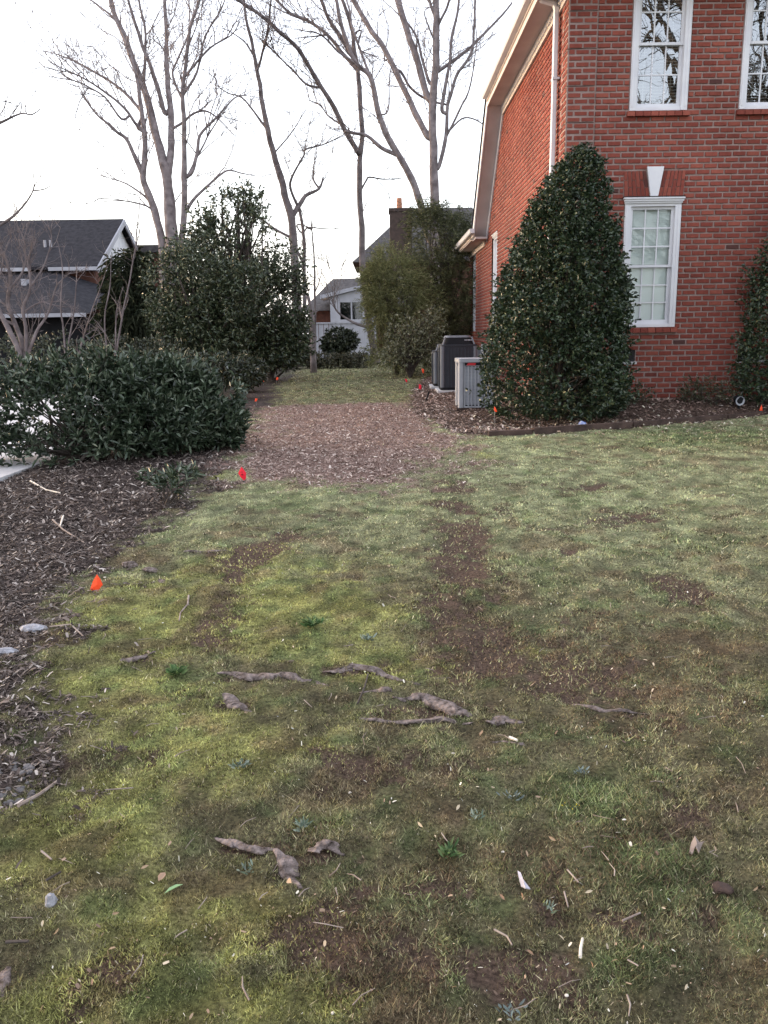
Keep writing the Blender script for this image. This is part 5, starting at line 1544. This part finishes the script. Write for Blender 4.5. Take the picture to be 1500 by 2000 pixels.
for k in range(npan):
    a, c_ = Y + cp_w + (w - 2 * cp_w) * k / npan, Y + cp_w + (w - 2 * cp_w) * (k + 1) / npan
    m_.box((x0 + .006, a, z0 + .03), (x0 + .028, a + .018, z1 - .12))
    zz = z0 + .05
    while zz < z1 - .13:
        m_.add([(x0 + .010, a + .018, zz), (x0 + .010, c_, zz), (x0 + .024, c_, zz + .019), (x0 + .024, a + .018, zz + .019)], [(3, 2, 1, 0)]); zz += .022
tag(obj("side_louvers", m_, M["aclight"], ac), kind="stuff")
m_ = MB(); m_.box((x0 + cp_w, Y + .004, z0 + .003), (x1 - cp_w, Y + .03, z0 + .03)); m_.box((x0 + cp_w, Y + .004, z1 - .12), (x1 - cp_w, Y + .03, z1 - .056)); obj("rail", m_, M["aclight"], ac)
m_ = MB(); m_.rbox((x0 - .012, Y - .012, z1 - .055), (x1 + .012, Y + w + .012, z1), .05, 4); obj("top_cap", m_, M["aclight"], ac)
m_ = MB(); m_.box((x0 + cp_w + .005, Y - .003, z1 - .105), (x0 + cp_w + .30, Y + .003, z1 - .06)); bd = obj("badge", m_, M["black"], ac)
m_ = MB(); m_.poly([(x0 + cp_w + .03, Y - .0035, z1 - .102), (x0 + cp_w + .17, Y - .0035, z1 - .102), (x0 + cp_w + .18, Y - .0035, z1 - .066), (x0 + cp_w + .06, Y - .0035, z1 - .062)], (0, -.003, 0)); obj("red_emblem", m_, M["red"], bd)

# ------------------------------------------------------------------ marking flags on wire stakes
FG = "small marking flags around the yard"
def flag(pb, outline, mat, label, group=None, marks=None, up=None):
    b = gnd(*pb); Y = b.y
    t = thing("marking_flag", b, label, "flag", group)
    ox_, oy_ = sum(p[0] for p in outline) / len(outline), sum(p[1] for p in outline) / len(outline)
    k_ = .78 if group else 1
    pts = [at(ox_ + (px - ox_) * k_, oy_ + (py - oy_) * k_, Y) for px, py in outline]
    top = max(pts, key=lambda p: p.z)
    m_ = MB(); m_.tube([b - Vector((0, 0, .03)), Vector((b.x * .5 + top.x * .5, Y + .004, (b.z + top.z) / 2)), Vector((top.x, Y + .004, top.z))], .0016 + .00012 * Y, 5)
    obj("wire_stake", m_, M["wire"], t)
    n = len(pts); c_ = sum(pts, Vector()) / n
    s = max((p - c_).length for p in pts)
    def yo(p): return Y - .003 - .30 * s * math.sin((p.x - top.x) / s * 2.2 + .4) * .5
    m_ = MB()
    fr = [(p.x, yo(p), p.z) for p in pts]; bk_ = [(p.x, yo(p) + .0016, p.z) for p in pts]
    cf = (c_.x, yo(c_) - .02 * s / .06 * .3, c_.z); cb = (c_.x, cf[1] + .0016, c_.z)
    m_.add(fr + bk_ + [cf, cb], [(i, (i + 1) % n, 2 * n) for i in range(n)] + [(n + (i + 1) % n, n + i, 2 * n + 1) for i in range(n)] + [((i + 1) % n, i, n + i, n + (i + 1) % n) for i in range(n)])
    f_ = obj("flag_cloth", m_, M[mat], t)
    if marks:
        m_ = MB()
        for x_, y_, w_, h_ in marks:
            p = at(x_, y_, Y); s2 = Y / F
            m_.box((p.x, yo(p) - .012, p.z), (p.x + w_ * s2, yo(p) - .010, p.z + h_ * s2))
        tag(obj("print", m_, M["ink"], f_), kind="stuff")
flag((478, 943), [(472, 911), (481, 923), (481, 934), (477, 938), (470, 932), (465, 924)], "redflag", "red marking flag where the wood chips meet the lawn", None, [(471, 926, 5, 1), (473, 929, 1, 4), (470, 922, 4, 1)])
flag((196, 1160), [(190, 1121), (197, 1130), (202, 1141), (196, 1148), (190, 1158), (175, 1152), (181, 1136)], "orange", "bright orange marking flag at the mulch edge in the near yard")
flag((502, 792), [(498, 777), (504, 778), (502, 784), (497, 785)], "orange", "tiny orange flag at the far corner of the wood chips", FG)
flag((515, 752), [(512, 738), (516, 741), (516, 747), (512, 746)], "orange", "tiny orange flag on the far lawn edge nearest the low hedge shadow", FG)
flag((540, 748), [(540, 735), (545, 737), (543, 743), (538, 743)], "orange", "tiny orange flag lying on the far lawn beside another", FG)
flag((794, 755), [(790, 738), (796, 741), (796, 748), (792, 746)], "redflag", "tiny red flag on the lawn edge left of the condensers", FG)
flag((822, 765), [(818, 748), (824, 752), (823, 762), (817, 760)], "redflag", "tiny red flag in the mulch next to the charcoal condensers", FG)
flag((828, 745), [(823, 718), (829, 721), (828, 731), (824, 728)], "orange", "tiny orange flag under the feathery shrub by the condensers", FG)
flag((967, 832), [(965, 792), (969, 797), (972, 805), (967, 806), (964, 800)], "orange", "small orange flag at the foot of the tall holly", FG)
flag((1486, 812), [(1487, 788), (1489, 796), (1489, 803), (1482, 803)], "orange", "small orange cone shaped flag by the edging near the right side", FG)

# ------------------------------------------------------------------ bed edging, garden light, litter by the house
def beam(name, pxs, label, h=.085, wd=.085):
    P = [gnd(*p) for p in pxs]; o = P[0]
    m_ = MB()
    for a, c_ in zip(P[:-1], P[1:]):
        d = (c_ - a); nrm = Vector((-d.y, d.x, 0)).normalized() * wd
        m_.add([a - Vector((0, 0, .04)), c_ - Vector((0, 0, .04)), c_ + nrm - Vector((0, 0, .04)), a + nrm - Vector((0, 0, .04)),
                a + Vector((0, 0, h)), c_ + Vector((0, 0, h)), c_ + nrm + Vector((0, 0, h)), a + nrm + Vector((0, 0, h))],
               [(0, 3, 2, 1), (4, 5, 6, 7), (0, 1, 5, 4), (1, 2, 6, 5), (2, 3, 7, 6), (3, 0, 4, 7)])
    return tag(obj(name, m_, M["timber"], None, o), label, "timber", "timber edging of the house bed")
beam("edging_timber", [(955, 853), (1040, 851)], "short dark timber edging at the left end of the house bed", .06)
beam("edging_timber", [(1043, 850), (1235, 837)], "dark timber edging below the tall holly", .075)
beam("edging_timber", [(1238, 836), (1420, 820)], "dark timber edging in front of the foundation shrubs", .07)
beam("edging_timber", [(1423, 819), (1640, 803)], "dark timber edging beside the small orange flag at right", .06)

b = gnd(1444, 806); Y = b.y; c_ = at(1445, 783, Y); rr_ = 9 / F * Y
gl_ = thing("garden_spotlight", b, "round garden spotlight on a short stake facing the lawn", "lamp")
m_ = MB(); m_.tube([b - Vector((0, 0, .05)), (c_.x, Y + .05, c_.z - rr_ * .8)], .012, 6); obj("stake", m_, M["black"], gl_)
m_ = MB(); m_.tube([(c_.x, Y, c_.z), (c_.x + .01, Y + .12, c_.z + .02), (c_.x + .015, Y + .17, c_.z + .03)], [rr_ * .9, rr_ * .8, rr_ * .4], 14); obj("lamp_housing", m_, M["black"], gl_)
m_ = MB()
for k in range(20):
    a0, a1 = 2 * math.pi * k / 20, 2 * math.pi * (k + 1) / 20
    o0, o1 = rr_, rr_ * .62
    m_.add([(c_.x + o0 * math.cos(a0), Y - .012, c_.z + o0 * math.sin(a0)), (c_.x + o0 * math.cos(a1), Y - .012, c_.z + o0 * math.sin(a1)), (c_.x + o1 * math.cos(a1), Y - .004, c_.z + o1 * math.sin(a1)), (c_.x + o1 * math.cos(a0), Y - .004, c_.z + o1 * math.sin(a0))], [(0, 1, 2, 3)])
obj("reflector_ring", m_, M["aclight"], gl_)
m_ = MB(); m_.tube([(c_.x, Y - .006, c_.z), (c_.x, Y - .003, c_.z)], rr_ * .62, 14); obj("lens", m_, M["black"], gl_)

def lump(name, p, sx, sy_, sz, mat, label, cat, seed=1, group=None):
    vs, fs = [], []
    nu, nv = 10, 7
    for i in range(nv + 1):
        th = math.pi * i / nv
        for k in range(nu):
            ph = 2 * math.pi * k / nu
            d = Vector((math.sin(th) * math.cos(ph), math.sin(th) * math.sin(ph), math.cos(th)))
            r = .75 + .5 * float(vnoise(np.array([d.x * 2 + seed * 7.3 + d.z]), np.array([d.y * 2 + d.z * 1.7]), seed)[0])
            vs.append((p.x + d.x * sx * r, p.y + d.y * sy_ * r, p.z + sz * .45 + d.z * sz * r))
    for i in range(nv):
        for k in range(nu):
            fs.append((i * nu + k, (i + 1) * nu + k, (i + 1) * nu + (k + 1) % nu, i * nu + (k + 1) % nu))
    m_ = MB(); m_.add(vs, fs)
    return tag(obj(name, m_, M[mat], None, p), label, cat, group)
lump("crumpled_packet", gnd(1137, 834), .055, .05, .05, "blue", "crumpled blue and white packet dropped at the edging under the holly", "litter", 4)
st_ = gnd(833, 783); m_ = MB(); m_.tube([st_ - Vector((.02, 0, .04)), st_ + Vector((.05, 0, .17))], .016, 6); tag(obj("short_stake", m_, M["black"], None, st_), "short black stake leaning in the mulch before the condensers", "stake")

# ------------------------------------------------------------------ roots, sticks, stones and leaves lying on the ground
def root(pxs, wpx, label, sink=.36, n=11):
    P = [gnd(*p) for p in pxs]; pts, rad = [], []
    m = len(P) - 1
    for k in range(m * 6 + 1):
        t = k / 6; i = min(int(t), m - 1); f_ = t - i
        p = P[i].lerp(P[i + 1], f_)
        w_ = wpx * .66 * p.y / F * (.55 + .9 * float(vnoise(np.array([t * 2.1 + pxs[0][0]]), np.array([0.5]), 8)[0]))
        tp = min(1, .18 + 2.6 * min(k, m * 6 - k) / (m * 6)); w_ *= tp
        j = Vector((float(vnoise(np.array([t * 1.7 + 5]), np.array([pxs[0][1] * .1]), 9)[0]) - .5, float(vnoise(np.array([t * 1.9 + 25]), np.array([pxs[0][1] * .1]), 9)[0]) - .5, 0)) * w_ * 1.2
        q = p + j; q.z = float(ground_base(q.x, q.y)) * .35 + g1(q.x, q.y) * .65 - w_ * sink - (1 - tp) * .010 + .007 * (float(vnoise(np.array([t * 2.7 + 3]), np.array([pxs[0][0] * .1]), 19)[0]) * 2 - .6)
        pts.append(q); rad.append(w_)
    m_ = MB(); m_.tube(pts, rad, n)
    c_ = pts[0]
    for i, v in enumerate(m_.v):
        zc = pts[min(i // n, len(pts) - 1)].z
        v = m_.v[i] = (v[0], v[1], zc + (v[2] - zc) * .42)
    for i, v in enumerate(m_.v):     # gnarl the surface
        r_ = (float(fbm(np.array([v[0] * 45 + v[2] * 40]), np.array([v[1] * 45]), 21, 3)[0]) - .5) * .052
        m_.v[i] = (v[0] + r_, v[1] - r_, v[2] + r_ * .3)
    return tag(obj("tree_root", m_, M["root"], None, c_, smooth=True), label, "root", "bare roots showing in the turf")
root([(390, 1319), (440, 1312), (500, 1316), (560, 1314), (608, 1321), (645, 1334)], 20, "long pale root lying crosswise, its right end worn shiny")
root([(632, 1308), (680, 1296), (730, 1303), (820, 1328)], 19, "arched root just right of the long crosswise root")
root([(765, 1354), (830, 1352), (880, 1374), (925, 1392)], 34, "broadest brown root hump near the middle of the turf")
root([(945, 1400), (985, 1397), (1018, 1404)], 22, "short smooth root to the right of the broadest hump")
root([(690, 1392), (750, 1402), (860, 1400), (925, 1404)], 11, "thin root running below the broadest hump")
root([(432, 1346), (452, 1370), (498, 1392)], 18, "short slanting root under the long crosswise one")
root([(420, 1622), (470, 1645), (540, 1650)], 22, "flat pale root reaching left from the root fork in the near turf")
root([(535, 1645), (562, 1668), (584, 1722)], 26, "root fork branch pointing towards the viewer in the near turf")
root([(600, 1655), (640, 1640), (672, 1652)], 22, "worn reddish root patch to the right of the root fork")
root([(226, 1292), (260, 1284), (306, 1268)], 19, "grey root stub left of the long crosswise root")
root([(340, 1081), (390, 1077), (440, 1074)], 12, "thin straight root in the pale grass beyond the orange flag")
root([(960, 1441), (1000, 1443), (1095, 1449)], 10, "thin root ridge beside white chips, lower right of the broadest hump")
root([(-25, 1990), (2, 1930), (12, 1872)], 34, "thick grey root cut by the lower left edge")
root([(282, 1141), (310, 1129), (334, 1142)], 17, "small pointed root knuckle right of the orange flag")
root([(1105, 1368), (1180, 1382), (1270, 1388)], 10, "faint long root ridge in the right half of the turf")
root([(700, 1345), (745, 1340), (765, 1346)], 14, "small knobbly root between the arched root and the hump")

def stick(pxs, wpx, mat, label, lift=.012, name="stick"):
    P = [gnd(*p) + Vector((0, 0, lift)) for p in pxs]
    rad = [max(wpx / 2 * p.y / F * (1 - .4 * i / len(P)), .0012) for i, p in enumerate(P)]
    m_ = MB(); m_.tube(P, rad, 6)
    return tag(obj(name, m_, M[mat], None, P[0]), label, "stick", "sticks on the ground")
stick([(36, 1576), (75, 1547), (114, 1518)], 9, "twig", "stout pale stick lying across the moss near the left edge")
stick([(80, 1655), (100, 1672)], 5, "twig", "short broken stick on the moss below the stout pale one")
stick([(88, 1712), (118, 1694)], 6, "barkdark", "short dark stick on the moss below the broken one")
stick([(698, 1368), (712, 1335), (719, 1316)], 4.5, "barkdark", "thin dark twig standing out against the arched root")
stick([(60, 944), (90, 960), (118, 968)], 4, "palewood", "pale forked twig on the mulch near the driveway")
stick([(103, 1017), (123, 1037), (165, 1061)], 4, "twig", "grey twig in the middle of the left mulch")
stick([(124, 1012), (118, 1031)], 4, "palewood", "short pale twig leaning on the grey one in the mulch")
stick([(369, 1168), (367, 1184), (353, 1202), (350, 1214)], 4, "twig", "curved twig lying in the moss right of the orange flag")
stick([(98, 1233), (140, 1237), (164, 1254)], 4, "twig", "curved brown twig beside the pale flat stone")
stick([(0, 1178), (60, 1174), (120, 1176)], 4, "barkdark", "dark straight twig across the mulch left of the orange flag")
stick([(1133, 1878), (1134, 1855), (1138, 1833)], 8, "palewood", "broken white stick standing out in the lower right turf")
stick([(1215, 1810), (1250, 1790)], 5, "twig", "grey twig pointing away in the lower right turf")
stick([(1108, 1700), (1130, 1728)], 4, "twig", "thin tan twig right of the grey bark strip")
stick([(1102, 1738), (1110, 1768)], 4, "twig", "thin grey twig below the tan one")
stick([(1225, 1885), (1246, 1898)], 4, "twig", "short curled twig at the tip of a tan leaf")
stick([(965, 1815), (990, 1830), (1000, 1850)], 5, "twig", "bent tan twig in the bare soil near the bottom")
stick([(10, 1826), (55, 1832)], 8, "barkdark", "dark stub of wood at the lower left edge")
stick([(995, 1438), (1010, 1446)], 7, "palewood", "small bright white wood sliver right of the root hump")
stick([(205, 1540), (260, 1536)], 3, "twig", "slender straw on the moss in the left near turf")

lump("flat_stone", gnd(68, 1232), .07, .035, .02, "stone", "pale flat stone on the mulch edge left of the moss", "stone", 2)
lump("flat_stone", gnd(14, 1283), .06, .03, .02, "stone", "pale flat stone cut by the left edge", "stone", 3)
lump("grey_stone", gnd(98, 1752), .016, .02, .022, "stone", "small grey lumpy stone on the moss at lower left", "stone", 5)
lump("soil_clod", gnd(1412, 1738), .030, .022, .012, "timber", "dark soil clod by a hole at the right near turf", "clod", 6)
lump("soil_clod", gnd(253, 1106), .05, .03, .03, "root", "brown bark covered clod at the top of the moss", "clod", 7)
lump("soil_clod", gnd(293, 1116), .05, .025, .018, "root", "flat brown clod to the right of the bark covered one", "clod", 8)
WP = "pale wood chips in the turf"
for i, (px, py, lb) in enumerate(((650, 1981, "white chip at the bottom edge"), (683, 1536, "white chip beside the dark bare patch"), (1430, 1152, "white scrap right of the brown patch in the far turf"),
                                  (1107, 1935, "white chip below the broken white stick"), (982, 1660, "pale chip above the grey bark strip"), (400, 1044, "bone coloured scrap in the pale grass"),
                                  (205, 1130, "white scrap next to the orange flag"), (885, 1462, "pale chip below the root hump"))):
    lump("wood_scrap", gnd(px, py), (.004 + .0009 * gnd(px, py).y), (.003 + .0007 * gnd(px, py).y), .003, "palewood", lb, "scrap", 10 + i, WP)
pb = MB()
for k in range(70):
    p = gnd(rng.uniform(-40, 62), rng.uniform(1490, 1562)); r_ = rng.uniform(.008, .016)
    pb.tube([p + Vector((0, 0, -.004)), p + Vector((0, 0, r_ * .3)), p + Vector((0, 0, r_ * .75))], [r_ * .9, r_, r_ * .5], 7)
tag(obj("pebbles", pb, noisy("pebble_stone", (.06, .055, .055), (.15, .14, .14), 20, .8)), "dark pebbles at the mulch corner by the left edge", "pebbles", kind="stuff")

def leaf1(px, py, ang, lpx, wpx, colr, label, cat="leaf", name="fallen_leaf", group="single leaves lying on the turf", lift=.014, tilt=.25):
    b = gnd(px, py); s = b.y / F
    d = np.array([[math.cos(ang), math.sin(ang) * 1.2, tilt]])
    global rng
    L0 = lpx * s
    V, f, C = leaves(np.array([[b.x, b.y, b.z + lift]]) - d * L0 / 2 * np.array([1, 1, .2]), d, L0, np.array([wpx * s]), np.array([colr]))
    me = np_mesh(name, V - np.array([[b.x, b.y, b.z]]), f, C)
    me.materials.append(M["leafsoft"])
    o = bpy.data.objects.new(name, me); COL.objects.link(o); o.location = b
    return tag(o, label, cat, group)
TAN, BRN, CRM = (.36, .26, .17), (.27, .17, .11), (.5, .42, .3)
leaf1(340, 1733, .35, 44, 17, (.22, .36, .19), "fresh green curled leaf in the near left turf", group=None, lift=.022)
leaf1(317, 1705, 1.1, 26, 17, (.38, .25, .17), "pinkish brown leaf just above the green leaf")
leaf1(566, 1722, -.9, 20, 14, (.42, .30, .2), "tan leaf at the tip of the root fork")
for px, py, an, lb in ((83, 1800, 1.9, "tan leaf below the small grey stone"), (111, 1818, 1.2, "cream leaf right of the tan one below the stone"), (226, 1780, -.1, "curled tan leaf in the near left turf below the green leaf"),
                       (220, 1856, .05, "cream leaf lying level in the bare soil at lower left"), (181, 1922, 1.9, "folded pale leaf in the bare soil near the lower left"), (83, 1972, 1.4, "tan leaf near the bottom left corner"),
                       (980, 1748, 2.2, "long tan leaf left of the grey bark strip's foot"), (1019, 1748, 1.7, "short tan leaf just below the grey bark strip"), (1150, 1753, .1, "tan leaf level with the bark strip's foot, right of it"),
                       (1095, 1832, 2.3, "grey tan leaf left of the broken white stick"), (1035, 1863, 2.5, "narrow grey leaf in the dark soil near the bottom"), (1200, 1882, .2, "broad tan leaf with a curled twig at its tip"),
                       (1155, 1890, 1.7, "upright tan leaf below the broken white stick"), (1340, 1930, .8, "tan leaf alone near the bottom right"), (1395, 1663, 1.4, "narrow cream leaf beside the torn oak leaf"),
                       (1078, 1646, 2.6, "pinkish leaf above the two pale chips in the right turf"), (1028, 1665, 1.6, "curled brown leaf left of the pinkish one"), (1475, 1742, .4, "cream leaf at the right edge of the near turf"),
                       (283, 1690, .3, "brown leaf scrap left of the pinkish brown leaf"), (895, 1580, 1.0, "small tan leaf in the middle of the near turf"), (820, 1610, 2.3, "narrow leaf scrap by a reddish petal"), (375, 1990, 1.2, "tan leaf cut by the bottom edge")):
    leaf1(px, py, an, 19, 7, random.choice((TAN, BRN, CRM, TAN)), lb)
# torn oak leaf and bark strip
def flatshape(pxs, colmat, name, label, cat, lift=.02, curl=.012):
    P = [gnd(*p) for p in pxs]; c_ = sum(P, Vector()) / len(P); n = len(P)
    m_ = MB()
    fr = [Vector((p.x, p.y, p.z + lift + curl * (k % 3 - 1))) for k, p in enumerate(P)]
    m_.add([tuple(p) for p in fr] + [tuple(p - Vector((0, 0, .003))) for p in fr] + [(c_.x, c_.y, c_.z + lift * 1.3), (c_.x, c_.y, c_.z + lift * 1.3 - .003)],
           [(i, (i + 1) % n, 2 * n) for i in range(n)] + [(n + (i + 1) % n, n + i, 2 * n + 1) for i in range(n)] + [((i + 1) % n, i, n + i, n + (i + 1) % n) for i in range(n)])
    return tag(obj(name, m_, M[colmat], None, c_), label, cat)
flatshape([(1346, 1667), (1349, 1655), (1356, 1648), (1366, 1647), (1376, 1651), (1372, 1659), (1366, 1663), (1364, 1674), (1357, 1668), (1352, 1671)], "twig", "torn_leaf", "torn pale oak leaf beside a dark hole in the right turf", "leaf")
flatshape([(1011, 1698), (1017, 1704), (1022, 1716), (1032, 1726), (1036, 1734), (1026, 1735), (1018, 1722), (1013, 1710)], "barkstrip", "bark_strip", "blue grey strip of bark in the lower right turf", "bark", .018, .004)
# small weeds and a flower
WD = "small grey green weeds in the turf"
def weed(px, py, n, ln, cols, label, group=WD):
    b = gnd(px, py); a = rng.random(n) * 2 * np.pi
    D = np.stack([np.cos(a), np.sin(a), .45 + .6 * rng.random(n)], 1)
    P = np.tile([0, 0, .006], (n, 1)) + D * .006 + rng.normal(size=(n, 3)) * np.array([.012, .012, .0])
    V, f, C = leaves(P, D, ln * (.6 + .7 * rng.random(n)), ln * .3 * np.ones(n), leafcol(n, cols))
    me = np_mesh("weed", V, f, C); me.materials.append(M["leafsoft"])
    o = bpy.data.objects.new("weed", me); COL.objects.link(o); o.location = b
    return tag(o, label, "weed", group)
SLV = [(.16, .20, .16), (.22, .26, .22), (.10, .14, .10)]; GRN = [(.05, .10, .035), (.07, .13, .045), (.10, .15, .06)]; BLU = [(.15, .19, .185), (.20, .24, .23)]
for px, py, n, l, cl_, lb in ((470, 1502, 26, .028, SLV, "silvery weed in the moss left of the dark bare patch"), (592, 1612, 24, .026, SLV, "silvery weed above the root fork"), (482, 1695, 22, .022, SLV, "silvery weed left of the root fork's tip"),
                              (1135, 1505, 26, .020, BLU, "blue grey lichen tuft in the right turf"), (930, 1600, 20, .02, SLV, "grey weed in the middle of the near turf"), (1000, 1548, 18, .02, BLU, "blue grey weed above the middle of the near turf"),
                              (880, 1660, 50, .030, GRN, "bright green grass tuft in the near turf"), (610, 1225, 60, .05, GRN, "dark green grass tuft in the yellow moss"), (345, 1318, 60, .045, GRN, "dark green grass tuft left of the long crosswise root"),
                              (1070, 1770, 16, .02, SLV, "grey weed right of the bark strip"), (1000, 1975, 18, .022, BLU, "blue grey weed near the bottom edge"), (720, 1245, 30, .035, SLV, "grey green weed clump at the edge of the yellow moss")):
    weed(px, py, n, l, cl_, lb)
weed(1122, 1573, 9, .008, [(.75, .6, .05)], "single yellow flower in the right near turf", None)
